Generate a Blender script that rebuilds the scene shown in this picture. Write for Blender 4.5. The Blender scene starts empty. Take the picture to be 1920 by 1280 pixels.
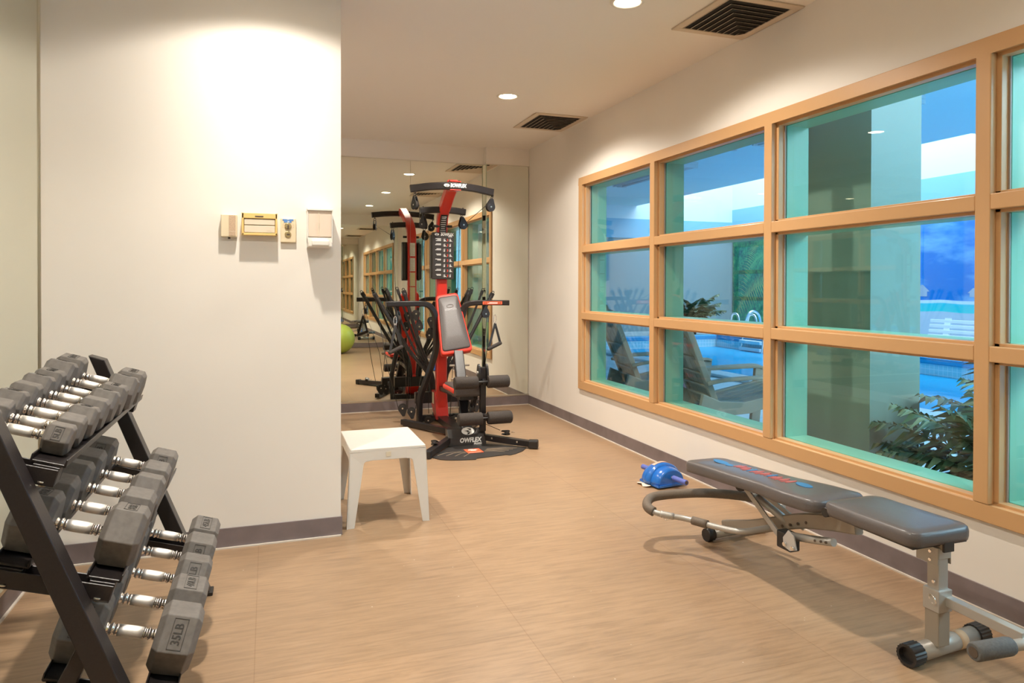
import bpy, bmesh, math, random
from math import sin, cos, pi, radians, tan, atan2, sqrt
from mathutils import Vector, Matrix, Euler, Quaternion

random.seed(7)
scn = bpy.context.scene
COL = scn.collection

# ------------------------------------------------------------------ camera
CAM_H = 1.2
F_PX, CY_PX = 1311.0, 547.5
YAW, PITCH, ROLL = radians(19.267), radians(0.465), radians(-0.119)

def ray(px, py):
    u = (px-960)/F_PX; v = (CY_PX-py)/F_PX
    u, v = u*cos(ROLL)+v*sin(ROLL), -u*sin(ROLL)+v*cos(ROLL)
    Y = cos(PITCH)+v*sin(PITCH); Z = -sin(PITCH)+v*cos(PITCH)
    return Vector((u*cos(YAW)+Y*sin(YAW), -u*sin(YAW)+Y*cos(YAW), Z))
EYE = Vector((0, 0, CAM_H))
def atY(px, py, Y):            # the place in the room seen at a pixel, at depth Y
    d = ray(px, py); return EYE+d*(Y/d.y)
def atZ(px, py, z=0.0):
    d = ray(px, py); return EYE+d*((z-CAM_H)/d.z)
def atX(px, py, X):
    d = ray(px, py); return EYE+d*(X/d.x)

cam_d = bpy.data.cameras.new('camera'); cam = bpy.data.objects.new('camera', cam_d)
COL.objects.link(cam)
fwd = ray(960, CY_PX).normalized()
right = (ray(960+F_PX, CY_PX)-ray(960, CY_PX)).normalized()
up = right.cross(fwd).normalized()
M = Matrix((right, up, -fwd)).transposed().to_4x4(); M.translation = EYE
cam.matrix_world = M
cam_d.sensor_width = 36.0; cam_d.lens = F_PX/1920*36
cam_d.shift_y = (CY_PX-640)/1920
cam_d.clip_start = 0.02; cam_d.clip_end = 200
scn.camera = cam

# ------------------------------------------------------------------ colour management
scn.view_settings.view_transform = 'Standard'
scn.view_settings.look = 'None'
scn.view_settings.gamma = 1.0
scn.view_settings.use_curve_mapping = False
scn.view_settings.exposure = 0.42

# ------------------------------------------------------------------ world
w = bpy.data.worlds.new('world'); scn.world = w; w.use_nodes = True
bg = w.node_tree.nodes['Background']
bg.inputs[0].default_value = (0.42, 0.68, 1.0, 1); bg.inputs[1].default_value = 2.0

# ------------------------------------------------------------------ room numbers
W, D, S, LX, SX, H, BB = 2.518, 6.6845, 3.4466, -0.909, 0.333, 2.592, 0.092
DL = 6.745                      # left, deeper part of the far wall
BACK = -0.35
HZ = 3.36                       # pool hall ceiling
LIGHTS = [(1.66, 4.85), (0.0, 4.85), (1.66, 3.05), (0.0, 2.96), (1.66, 1.25), (0.0, 1.25)]
LPOW = [1.40, 1.0, .96, .64, .22, .95]

def area(name, loc, rot, sx, sy, power, col):
    l = bpy.data.lights.new(name, 'AREA'); l.shape = 'RECTANGLE'; l.size = sx; l.size_y = sy
    l.energy = power; l.color = col
    o = bpy.data.objects.new(name, l); o.location = loc; o.rotation_euler = rot; COL.objects.link(o); return o
# daylight: the skylight well over the pool; then an added fill lamp, out of view
area('skylight_daylight', (10.8, 11.5, 5.6), (0, 0, 0), 3.0, 9.5, 265, (0.74, 0.86, 1.0))
area('added_hall_fill', (7.4, -1.9, 4.7), (0, 0, 0), 6.0, 5.6, 1050, (0.60, 0.84, 1.0))

# ------------------------------------------------------------------ materials
MATS = {}
def nmat(name, col=(.8, .8, .8), rough=.5, metal=0.0, **k):
    if name in MATS: return MATS[name]
    m = bpy.data.materials.new(name); m.use_nodes = True
    b = m.node_tree.nodes['Principled BSDF']
    b.inputs['Base Color'].default_value = (*col, 1); b.inputs['Roughness'].default_value = rough
    b.inputs['Metallic'].default_value = metal
    if 'spec' in k: b.inputs['Specular IOR Level'].default_value = k['spec']
    if 'coat' in k: b.inputs['Coat Weight'].default_value = k['coat']; b.inputs['Coat Roughness'].default_value = .12
    if 'sss' in k: b.inputs['Subsurface Weight'].default_value = k['sss']
    MATS[name] = m
    nz = k.get('noise')
    if nz:                      # (scale, colour variation, bump)
        nt = m.node_tree; tc = nt.nodes.new('ShaderNodeTexCoord'); n = nt.nodes.new('ShaderNodeTexNoise')
        mp = nt.nodes.new('ShaderNodeMapping'); nt.links.new(tc.outputs['Object'], mp.inputs[0]); nt.links.new(mp.outputs[0], n.inputs['Vector'])
        if 'stretch' in k: mp.inputs['Scale'].default_value = k['stretch']
        n.inputs['Scale'].default_value = nz[0]; n.inputs['Detail'].default_value = 5
        r = nt.nodes.new('ShaderNodeValToRGB')
        r.color_ramp.elements[0].position = .3; r.color_ramp.elements[1].position = .7
        a = 1-nz[1]; c = 1+nz[1]
        r.color_ramp.elements[0].color = (col[0]*a, col[1]*a, col[2]*a, 1)
        r.color_ramp.elements[1].color = (min(col[0]*c, 1), min(col[1]*c, 1), min(col[2]*c, 1), 1)
        nt.links.new(n.outputs[0], r.inputs[0]); nt.links.new(r.outputs[0], b.inputs['Base Color'])
        if nz[2]:
            bp = nt.nodes.new('ShaderNodeBump'); bp.inputs['Strength'].default_value = nz[2]; bp.inputs['Distance'].default_value = .002
            nt.links.new(n.outputs[0], bp.inputs['Height']); nt.links.new(bp.outputs[0], b.inputs['Normal'])
    return m
def emis(name, col, s):
    m = bpy.data.materials.new(name); m.use_nodes = True; nt = m.node_tree; nt.nodes.clear()
    e = nt.nodes.new('ShaderNodeEmission'); e.inputs[0].default_value = (*col, 1); e.inputs[1].default_value = s
    o = nt.nodes.new('ShaderNodeOutputMaterial'); nt.links.new(e.outputs[0], o.inputs[0]); MATS[name] = m; return m
def mirror_mat(name, col):
    m = bpy.data.materials.new(name); m.use_nodes = True; nt = m.node_tree; nt.nodes.clear()
    e = nt.nodes.new('ShaderNodeBsdfGlossy'); e.inputs['Color'].default_value = (*col, 1); e.inputs['Roughness'].default_value = 0
    o = nt.nodes.new('ShaderNodeOutputMaterial'); nt.links.new(e.outputs[0], o.inputs[0]); MATS[name] = m; return m
def glass_mat(name, tint, ior=1.5, boost=0.0):
    m = bpy.data.materials.new(name); m.use_nodes = True; nt = m.node_tree; nt.nodes.clear()
    t = nt.nodes.new('ShaderNodeBsdfTransparent'); t.inputs[0].default_value = (*tint, 1)
    g = nt.nodes.new('ShaderNodeBsdfGlossy'); g.inputs['Roughness'].default_value = 0.0
    fr = nt.nodes.new('ShaderNodeFresnel')          # the same reflection on both faces of the pane
    ge = nt.nodes.new('ShaderNodeNewGeometry'); mr = nt.nodes.new('ShaderNodeMapRange')
    mr.inputs[3].default_value = ior; mr.inputs[4].default_value = 1/ior
    nt.links.new(ge.outputs['Backfacing'], mr.inputs[0]); nt.links.new(mr.outputs[0], fr.inputs[0])
    mx = nt.nodes.new('ShaderNodeMixShader'); o = nt.nodes.new('ShaderNodeOutputMaterial')
    if boost:
        a = nt.nodes.new('ShaderNodeMath'); a.operation = 'ADD'; a.inputs[1].default_value = boost; a.use_clamp = True
        nt.links.new(fr.outputs[0], a.inputs[0]); nt.links.new(a.outputs[0], mx.inputs[0])
    else: nt.links.new(fr.outputs[0], mx.inputs[0])
    nt.links.new(t.outputs[0], mx.inputs[1]); nt.links.new(g.outputs[0], mx.inputs[2]); nt.links.new(mx.outputs[0], o.inputs[0])
    MATS[name] = m; return m

def floor_mat():
    m = nmat('vinyl_floor', (.44, .29, .175), .33); nt = m.node_tree; b = nt.nodes['Principled BSDF']; N = nt.nodes.new; L = nt.links.new
    tc = N('ShaderNodeTexCoord')
    mp = N('ShaderNodeMapping'); mp.inputs['Scale'].default_value = (2.2, 26, 1); L(tc.outputs['Object'], mp.inputs[0])
    n1 = N('ShaderNodeTexNoise'); n1.inputs['Scale'].default_value = 2.2; n1.inputs['Detail'].default_value = 9; n1.inputs['Roughness'].default_value = .72; n1.inputs['Distortion'].default_value = .5
    L(mp.outputs[0], n1.inputs['Vector'])
    r = N('ShaderNodeValToRGB'); L(n1.outputs[0], r.inputs[0])
    r.color_ramp.elements[0].position = .3; r.color_ramp.elements[0].color = (.29, .185, .11, 1)
    r.color_ramp.elements[1].position = .55; r.color_ramp.elements[1].color = (.43, .275, .16, 1)
    e = r.color_ramp.elements.new(.75); e.color = (.46, .305, .19, 1)
    n2 = N('ShaderNodeTexNoise'); n2.inputs['Scale'].default_value = 1.3; n2.inputs['Detail'].default_value = 4; L(tc.outputs['Object'], n2.inputs['Vector'])
    mx = N('ShaderNodeMixRGB'); mx.blend_type = 'MULTIPLY'; mx.inputs[0].default_value = .5
    r2 = N('ShaderNodeValToRGB'); r2.color_ramp.elements[0].position = .35; r2.color_ramp.elements[0].color = (.72, .72, .74, 1); r2.color_ramp.elements[1].position = .65; r2.color_ramp.elements[1].color = (1, 1, 1, 1)
    L(n2.outputs[0], r2.inputs[0]); L(r.outputs[0], mx.inputs[1]); L(r2.outputs[0], mx.inputs[2])
    # tile seams
    bk = N('ShaderNodeTexBrick'); bk.offset = .5; bk.inputs['Scale'].default_value = 1; bk.inputs['Brick Width'].default_value = .9; bk.inputs['Row Height'].default_value = .885
    bk.inputs['Mortar Size'].default_value = .0016; bk.inputs['Color1'].default_value = (1, 1, 1, 1); bk.inputs['Color2'].default_value = (.94, .95, .96, 1); bk.inputs['Mortar'].default_value = (.78, .74, .70, 1)
    mp2 = N('ShaderNodeMapping'); mp2.inputs['Rotation'].default_value = (0, 0, radians(90)); mp2.inputs['Location'].default_value = (.0, .04, 0)
    L(tc.outputs['Object'], mp2.inputs[0]); L(mp2.outputs[0], bk.inputs['Vector'])
    mx2 = N('ShaderNodeMixRGB'); mx2.blend_type = 'MULTIPLY'; mx2.inputs[0].default_value = 1
    L(mx.outputs[0], mx2.inputs[1]); L(bk.outputs['Color'], mx2.inputs[2])
    # fine scuffs and specks
    v = N('ShaderNodeTexVoronoi'); v.inputs['Scale'].default_value = 9; L(tc.outputs['Object'], v.inputs['Vector'])
    lt = N('ShaderNodeMath'); lt.operation = 'LESS_THAN'; lt.inputs[1].default_value = .028; L(v.outputs['Distance'], lt.inputs[0])
    ml = N('ShaderNodeMath'); ml.operation = 'MULTIPLY'; ml.inputs[1].default_value = .35; L(lt.outputs[0], ml.inputs[0])
    mx3 = N('ShaderNodeMixRGB'); mx3.inputs[2].default_value = (.85, .8, .72, 1); L(ml.outputs[0], mx3.inputs[0]); L(mx2.outputs[0], mx3.inputs[1])
    L(mx3.outputs[0], b.inputs['Base Color'])
    rr = N('ShaderNodeMapRange'); rr.inputs[3].default_value = .24; rr.inputs[4].default_value = .48; L(n1.outputs[0], rr.inputs[0]); L(rr.outputs[0], b.inputs['Roughness'])
    bp = N('ShaderNodeBump'); bp.inputs['Strength'].default_value = .12; bp.inputs['Distance'].default_value = .002; L(n1.outputs[0], bp.inputs['Height']); L(bp.outputs[0], b.inputs['Normal'])
    return m
FLOOR = floor_mat()
WALL = nmat('wall_paint', (.85, .80, .735), .62, noise=(2.0, .015, .03))
CEIL = nmat('ceiling_paint', (.86, .81, .75), .8)
BASE = nmat('grey_vinyl_base', (.205, .165, .165), .45, noise=(6, .18, .05))
CAULK = nmat('white_caulk', (.70, .63, .55), .5)
TRIM = nmat('tan_frame_paint', (.62, .355, .16), .42, coat=.15)
MINT = nmat('mint_paint', (.23, .48, .33), .4)
MIRR = mirror_mat('mirror_silver', (.86, .87, .79))
ALU = nmat('aluminium', (.72, .68, .60), .28, 1.0)
GEDGE = nmat('mirror_glass_edge', (.50, .58, .42), .15)
GLASS = glass_mat('window_glass', (.92, .980, .965), 1.5)
CHROME = nmat('chrome', (.96, .93, .91), .16, 1.0)
KNURL = nmat('knurled_chrome', (.95, .91, .88), .42, .75, noise=(900, .08, .4))
RUBBER = nmat('dumbbell_rubber', (.150, .134, .120), .62, noise=(60, .14, .15))
RUBBER_D = nmat('dumbbell_letter_rubber', (.045, .040, .036), .5)
BLACK = nmat('black_powder_coat', (.020, .016, .016), .34, noise=(220, .15, .12))
BLACKP = nmat('black_plastic', (.022, .020, .020), .42)
FOAM = nmat('black_foam', (.050, .040, .034), .85, noise=(180, .25, .35))
RED = nmat('red_paint', (.68, .030, .016), .30, coat=.4)
REDV = nmat('red_trim_vinyl', (.75, .045, .025), .38)
VINYL = nmat('black_vinyl', (.085, .070, .066), .42, noise=(120, .1, .25))
CABLE = nmat('cable_black', (.02, .018, .016), .4)
WHITE = nmat('white_print', (.85, .84, .80), .5)
REDP = nmat('red_print', (.80, .06, .03), .5)
ORANGE = nmat('orange_label', (.85, .13, .05), .45)
CREAML = nmat('cream_label', (.80, .72, .50), .5)
PLW = nmat('white_plastic', (.68, .635, .575), .38, sss=.0)
DL_E = emis('downlight_glow', (1.0, .86, .62), 26)

# ------------------------------------------------------------------ mesh builder
class MB:
    def __init__(s): s.v = []; s.f = []; s.sm = []
    def add(s, vs, fs, smooth=False):
        o = len(s.v); s.v += [tuple(p) for p in vs]; s.f += [tuple(i+o for i in f) for f in fs]; s.sm += [smooth]*len(fs); return s
    def box(s, lo, hi, mat=None):
        x0, y0, z0 = lo; x1, y1, z1 = hi
        vs = [Vector(p) for p in ((x0,y0,z0),(x1,y0,z0),(x1,y1,z0),(x0,y1,z0),(x0,y0,z1),(x1,y0,z1),(x1,y1,z1),(x0,y1,z1))]
        if mat is not None: vs = [mat@v for v in vs]
        return s.add(vs, [(0,3,2,1),(4,5,6,7),(0,1,5,4),(1,2,6,5),(2,3,7,6),(3,0,4,7)])
    def cbox(s, c, size, mat=None):
        c = Vector(c); h = Vector(size)/2
        if mat is None: return s.box(c-h, c+h)
        return s.box(-h, h, Matrix.Translation(c)@mat.to_4x4())
    def prism(s, pts, z0, z1, mat=None):        # polygon in XY extruded in Z
        n = len(pts); a = [Vector((p[0], p[1], z0)) for p in pts]+[Vector((p[0], p[1], z1)) for p in pts]
        if mat is not None: a = [mat@v for v in a]
        return s.add(a, [tuple(range(n-1, -1, -1)), tuple(range(n, 2*n))]+[(i, (i+1) % n, n+(i+1) % n, n+i) for i in range(n)])
    def bar(s, a, b, wx, wy, upv=(0, 0, 1), ext=0):   # rectangular bar from a to b, wx across, wy along 'up'
        a = Vector(a); b = Vector(b); d = (b-a).normalized(); u = Vector(upv)
        if abs(d.dot(u)) > .98: u = Vector((0, 1, 0))
        sd = d.cross(u).normalized(); u = sd.cross(d).normalized(); a = a-d*ext; b = b+d*ext
        vs = [p+sd*(i*wx/2)+u*(j*wy/2) for p in (a, b) for i, j in ((-1,-1),(1,-1),(1,1),(-1,1))]
        return s.add(vs, [(0,1,2,3),(7,6,5,4),(0,4,5,1),(1,5,6,2),(2,6,7,3),(3,7,4,0)])
    def tube(s, pts, r, n=12, closed=False, caps=True, sq=False, upv=None):
        P = [Vector(p) for p in pts]; rs = r if isinstance(r, (list, tuple)) else [r]*len(P)
        m = len(P); T = []
        for i in range(m):
            if closed: t = P[(i+1) % m]-P[i-1]
            else: t = P[min(i+1, m-1)]-P[max(i-1, 0)]
            T.append(t.normalized())
        ref = Vector(upv) if upv else (Vector((0,0,1)) if abs(T[0].z) < .9 else Vector((1,0,0)))
        nrm = (ref-T[0]*ref.dot(T[0])).normalized(); rings = []
        for i in range(m):
            if i: nrm = (nrm-T[i]*nrm.dot(T[i])).normalized()
            bn = T[i].cross(nrm)
            if sq:
                hw, hh = (rs[i] if isinstance(rs[i], (tuple, list)) else (rs[i], rs[i]))
                ch = min(hw, hh)*.28
                pr = [(hw-ch,hh),(hw,hh-ch),(hw,-hh+ch),(hw-ch,-hh),(-hw+ch,-hh),(-hw,-hh+ch),(-hw,hh-ch),(-hw+ch,hh)]
                rings.append([P[i]+bn*x+nrm*y for x, y in pr])
            else: rings.append([P[i]+(nrm*cos(2*pi*k/n)+bn*sin(2*pi*k/n))*rs[i] for k in range(n)])
        k = len(rings[0]); vs = [v for rg in rings for v in rg]; fs = []
        for i in range(m if closed else m-1):
            j = (i+1) % m
            for q in range(k): fs.append((i*k+q, i*k+(q+1) % k, j*k+(q+1) % k, j*k+q))
        s.add(vs, fs, not sq)
        if caps and not closed: s.add(rings[0], [tuple(range(k-1, -1, -1))]); s.add(rings[-1], [tuple(range(k))])
        return s
    def cyl(s, a, b, r, n=20, r2=None): return s.tube([a, b], [r, r if r2 is None else r2], n)
    def lathe(s, prof, c, axis=(0,0,1), n=24, smooth=True):    # prof: (radius, height along axis)
        ax = Vector(axis).normalized(); q = Vector((0,0,1)).rotation_difference(ax); c = Vector(c)
        vs = []
        for r, h in prof:
            for k in range(n): vs.append(c+q@Vector((r*cos(2*pi*k/n), r*sin(2*pi*k/n), h)))
        fs = [(i*n+k, i*n+(k+1) % n, (i+1)*n+(k+1) % n, (i+1)*n+k) for i in range(len(prof)-1) for k in range(n)]
        s.add(vs, fs, smooth); s.add(vs[:n], [tuple(range(n-1, -1, -1))]); s.add(vs[-n:], [tuple(range(n))]); return s
    def sphere(s, c, r, n=32, sx=1, sy=1, sz=1, mat=None):
        c = Vector(c); vs = []; m = n//2
        for i in range(m+1):
            t = pi*i/m
            for k in range(n):
                v = Vector((r*sx*sin(t)*cos(2*pi*k/n), r*sy*sin(t)*sin(2*pi*k/n), r*sz*cos(t)))
                vs.append(c+(mat@v if mat else v))
        return s.add(vs, [(i*n+k, (i+1)*n+k, (i+1)*n+(k+1) % n, i*n+(k+1) % n) for i in range(m) for k in range(n)], True)
    def build(s, name, mat, parent=None, bevel=0, seg=2, sub=0, local=True, autosmooth=False):
        me = bpy.data.meshes.new(name)
        vs = s.v
        if parent is not None and local:
            inv = WM(parent).inverted(); vs = [inv@Vector(v) for v in vs]
        me.from_pydata([tuple(v) for v in vs], [], s.f); me.polygons.foreach_set('use_smooth', s.sm)
        bm = bmesh.new(); bm.from_mesh(me); bmesh.ops.remove_doubles(bm, verts=bm.verts, dist=1e-6)
        bmesh.ops.recalc_face_normals(bm, faces=bm.faces); bm.to_mesh(me); bm.free()
        o = bpy.data.objects.new(name, me); COL.objects.link(o); me.materials.append(mat)
        if parent is not None: o.parent = parent
        if bevel:
            b = o.modifiers.new('bevel', 'BEVEL'); b.width = bevel; b.segments = seg; b.limit_method = 'ANGLE'; b.angle_limit = radians(35); b.harden_normals = False
        if sub:
            b = o.modifiers.new('sub', 'SUBSURF'); b.levels = sub; b.render_levels = sub
        return o
def WM(o):
    m = Matrix.LocRotScale(o.location, o.rotation_euler, o.scale)
    return (WM(o.parent)@m) if o.parent else m
def tag(o, label=None, cat=None, group=None, kind=None):
    if label: o['label'] = label
    if cat: o['category'] = cat
    if group: o['group'] = group
    if kind: o['kind'] = kind
    return o
def empty(name, loc, label, cat, group=None, rot=(0, 0, 0)):
    o = bpy.data.objects.new(name, None); COL.objects.link(o); o.location = loc; o.rotation_euler = rot
    o.empty_display_size = .05; return tag(o, label, cat, group)
def struct(name, mb, mat, parent=None, **k):
    o = mb.build(name, mat, parent, **k)
    if parent is None: o['kind'] = 'structure'
    return o
def text(name, s, size, mat, parent, M4, extrude=.0006, align='CENTER', bold=0.0, sx=1.0, shear=0.0):
    cu = bpy.data.curves.new('txt', 'FONT'); cu.body = s; cu.size = size; cu.extrude = extrude; cu.align_x = align; cu.align_y = 'CENTER'
    cu.offset = bold; cu.shear = shear; cu.resolution_u = 2
    t = bpy.data.objects.new('txt', cu); COL.objects.link(t)
    bpy.context.view_layer.update()
    dg = bpy.context.evaluated_depsgraph_get(); me = bpy.data.meshes.new_from_object(t.evaluated_get(dg))
    bpy.data.objects.remove(t); bpy.data.curves.remove(cu)
    me.transform(Matrix.Diagonal((sx, 1, 1, 1)))
    inv = WM(parent).inverted() if parent is not None else Matrix()
    me.transform(inv@M4); me.name = name; me.materials.clear(); me.materials.append(mat)
    o = bpy.data.objects.new(name, me); COL.objects.link(o)
    if parent is not None: o.parent = parent
    return o
def frame(o, x, y):             # matrix with given origin, x axis, y axis
    x = Vector(x).normalized(); y = Vector(y); z = x.cross(y).normalized(); y = z.cross(x)
    m = Matrix((x, y, z)).transposed().to_4x4(); m.translation = Vector(o); return m
def copy_tree(o, parent=None):
    c = o.copy(); COL.objects.link(c)
    if parent is not None: c.parent = parent
    for ch in [q for q in bpy.data.objects if q.parent == o]: copy_tree(ch, c)
    return c
def arc(c, r, a0, a1, n, ux=(1,0,0), uy=(0,1,0)):
    c = Vector(c); ux = Vector(ux); uy = Vector(uy)
    return [c+ux*(r*cos(a0+(a1-a0)*i/n))+uy*(r*sin(a0+(a1-a0)*i/n)) for i in range(n+1)]
def smooth_path(pts, n=8):      # Catmull-Rom through the points
    P = [Vector(p) for p in pts]; out = []
    for i in range(len(P)-1):
        p0 = P[max(i-1, 0)]; p1 = P[i]; p2 = P[i+1]; p3 = P[min(i+2, len(P)-1)]
        for k in range(n):
            t = k/n; out.append(.5*((2*p1)+(p2-p0)*t+(2*p0-5*p1+4*p2-p3)*t*t+(3*p1-p0-3*p2+p3)*t**3))
    out.append(P[-1]); return out
# ================================================================== ROOM SHELL
struct('floor', MB().box((LX-.1, BACK-.1, -.12), (W+.1, DL+.1, 0)), FLOOR)
struct('ceiling', MB().box((LX-.1, BACK-.1, H), (W+.25, DL+.1, H+.12)), CEIL)
# right wall with the window opening
WY0, WY1, WZ0, WZ1 = .69, 5.405, .385, 2.075
wr = MB()
wr.box((W, BACK-.1, 0), (W+.2, WY0, H)); wr.box((W, WY1, 0), (W+.2, DL+.1, H))
wr.box((W, WY0, 0), (W+.2, WY1, WZ0)); wr.box((W, WY0, WZ1), (W+.2, WY1, H))
struct('wall_right', wr, WALL)
struct('wall_left', MB().box((LX-.15, BACK-.1, 0), (LX-.006, DL+.1, H)), WALL)
wf = MB(); wf.box((LX-.1, DL+.006, 0), (2.063, DL+.12, H)); wf.box((2.063, D+.006, 0), (W, DL+.12, H))
wf.box((LX, DL-.012, 2.425), (2.057, DL+.006, H)); wf.box((2.057, D-.012, 2.425), (W, D+.006, H)); wf.box((2.057, D+.006, 2.425), (2.063, DL+.006, H))
wf.box((LX, DL-.008, 0), (2.057, DL+.006, BB)); wf.box((2.057, D-.008, 0), (W, D+.006, BB)); wf.box((2.057, D+.006, 0), (2.063, DL+.006, BB))
struct('wall_far', wf, WALL)
wb = MB(); wb.box((LX-.1, BACK-.12, 0), (W, BACK-.006, H)); wb.box((LX, BACK-.006, 2.39), (W, BACK+.012, H))
struct('wall_back', wb, WALL)
struct('wall_stub', MB().box((LX-.006, S, 0), (SX, S+.30, H)), WALL)
# mirrors (silvered sheets, polished edges)
def mirror(name, label, lo, hi, group=None, mat=MIRR):
    o = MB().box(lo, hi).build(name, mat, bevel=0); return tag(o, label, 'mirror', group)
g = 'mirror sheets covering the far wall'
mirror('wall_mirror', 'left mirror sheet of the far wall, behind the wall corner with the white side table', (LX, DL-.006, .104), (.199, DL+.006, 2.425), g)
mirror('wall_mirror', 'wide mirror sheet on far wall left of the thin seam behind the home gym', (.201, DL-.006, .104), (1.309, DL+.006, 2.425), g)
mirror('wall_mirror', 'mirror sheet on far wall right of the seam, directly behind the red gym column', (1.311, DL-.006, .104), (2.062, DL+.006, 2.425), g)
mirror('wall_mirror', 'narrow mirror sheet on the projecting part of far wall next to the window wall', (2.058, D-.006, .104), (W-.012, D+.006, 2.425), g)
mirror('wall_mirror', 'very narrow mirror strip on the side of the projecting far wall part', (2.057, D, .104), (2.063, DL-.006, 2.425), g)
mirror('wall_mirror', 'tall mirror sheet on the left wall behind the dumbbell rack', (LX-.006, .6, .104), (LX, S-.004, 2.5), 'mirror sheets on the left wall')
mirror('wall_mirror', 'tall mirror sheet on the left wall near the camera', (LX-.006, BACK, .104), (LX, .598, 2.5), 'mirror sheets on the left wall')
mirror('wall_mirror', 'mirror sheet on the left wall behind the wall corner', (LX-.006, S+.302, .104), (LX, DL-.008, 2.425), 'mirror sheets on the left wall')
for i, (a, b) in enumerate(((LX, .30), (.302, 1.40), (1.402, 2.44))):
    mirror('wall_mirror', ('left', 'middle', 'right')[i]+' mirror sheet on the wall behind the camera, seen only in the far mirror', (a, BACK-.006, .104), (b, BACK, 2.39), 'mirror sheets on the wall behind the camera')
# baseboards, aluminium mirror channels and caulk lines
struct('baseboard_right', MB().box((W-.006, BACK, .004), (W, D, BB)), BASE, bevel=.002)
struct('baseboard_far', MB().box((LX, DL-.014, .004), (2.057, DL-.006, BB)).box((2.051, D-.014, .004), (W, D-.006, BB)), BASE, bevel=.002)
struct('baseboard_left', MB().box((LX-.002, BACK, .004), (LX+.005, S, BB)), BASE, bevel=.002)
struct('baseboard_back', MB().box((LX, BACK-.002, .004), (W, BACK+.006, BB)), BASE, bevel=.002)
struct('baseboard_stub', MB().box((LX, S-.007, .004), (SX+.004, S, BB)).box((SX, S-.007, .004), (SX+.006, S+.3, BB)), BASE, bevel=.002)
tr = MB()
tr.box((LX, DL-.016, BB), (2.055, DL, .106)); tr.box((2.05, D-.016, BB), (W, D, .106)); tr.box((LX-.004, BACK, BB), (LX+.012, S, .106)); tr.box((LX, BACK-.004, BB), (W, BACK+.012, .106))
struct('trim_1', tr, ALU)
struct('trim_2', MB().box((LX, DL-.011, 2.418), (2.055, DL, 2.432)).box((2.05, D-.011, 2.418), (W, D, 2.432)).box((W-.012, D-.008, .1), (W-.007, D, 2.43)), ALU)
tr = MB(); tr.box((W-.015, BACK, 0), (W-.005, D, .006)); tr.box((LX, S-.017, 0), (SX, S-.006, .006)); tr.box((LX+.004, BACK, 0), (LX+.014, S, .006)); tr.box((LX, DL-.024, 0), (2.05, DL-.013, .006)); tr.box((2.04, D-.024, 0), (W, D-.013, .006))
struct('trim_3', tr, CAULK)
# bright polished corner edge of the left mirror
struct('trim_4', MB().box((LX, S-.006, .1), (LX+.006, S, 2.5)), ALU)
struct('trim_5', MB().box((2.0545, D-.010, .104), (2.0625, D-.004, 2.425)), GEDGE)

# ------------------------------------------------------------------ window
win = MB(); XF, XG = W-.02, W+.057
CY = [5.405, 4.233, 3.052, 1.872, .69]; CZ = [.955, 1.515]
win.box((XF, .625, .3335), (W+.012, 5.44, .400)); win.box((XF, .625, 2.060), (W+.012, 5.44, 2.122))
win.box((XF, 5.372, .400), (W+.012, 5.44, 2.060)); win.box((XF, .625, .400), (W+.012, .70, 2.060))
for y in CY[1:4]: win.box((XF, y-.0295, .400), (W+.012, y+.0295, 2.060))
for z in CZ:
    for a, b in zip(CY[1:], CY[:-1]): win.box((XF, (a+.0295) if a > 1 else .70, z-.029), (W+.012, (b-.0295) if b < 5.3 else 5.372, z+.029))
win_o = win.build('window_1', TRIM, bevel=.0035); win_o['kind'] = 'structure'
st = MB(); yb = [5.395, 4.233, 3.052, 1.872, .69]
def bars(mb, x0, x1, hy, hz, y0, y1, z0, z1):
    mb.box((x0, y0-.08, z0-.04), (x1, y1+.08, z0+.006)); mb.box((x0, y0-.08, z1-.006), (x1, y1+.08, z1+.03))
    mb.box((x0, y1-.005, z0), (x1, y1+.05, z1)); mb.box((x0, y0-.05, z0), (x1, y0+.005, z1))
    for y in CY[1:4]: mb.box((x0, y-hy, z0), (x1, y+hy, z1))
    for z in CZ: mb.box((x0, y0, z-hz), (x1, y1, z+hz))
bars(st, W+.012, XG-.003, .047, .040, .71, 5.362, .404, 2.052)
st.build('glazing_bead', TRIM, win_o, bevel=.002)
ex = MB(); bars(ex, XG+.006, W+.205, .050, .040, .72, 5.360, .404, 2.052)
ex.build('outer_reveal', MINT, win_o, bevel=.003)
YS = [(5.350, 4.285), (4.181, 3.104), (3.000, 1.924), (1.820, .730)]
ZS = [(.404, .912), (.998, 1.472), (1.558, 2.050)]
for y1, y0 in YS:
    for z0, z1 in ZS: MB().box((XG-.003, y0-.012, z0-.012), (XG+.003, y1+.012, z1+.012)).build('window_pane', GLASS, win_o)
gk = MB()
for y1, y0 in YS:
    for z0, z1 in ZS: gk.box((XG-.010, y1-.002, z0), (XG-.003, y1+.008, z1))
gk.build('glazing_gasket', nmat('grey_sealant', (.33, .27, .22), .5), win_o)

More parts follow.
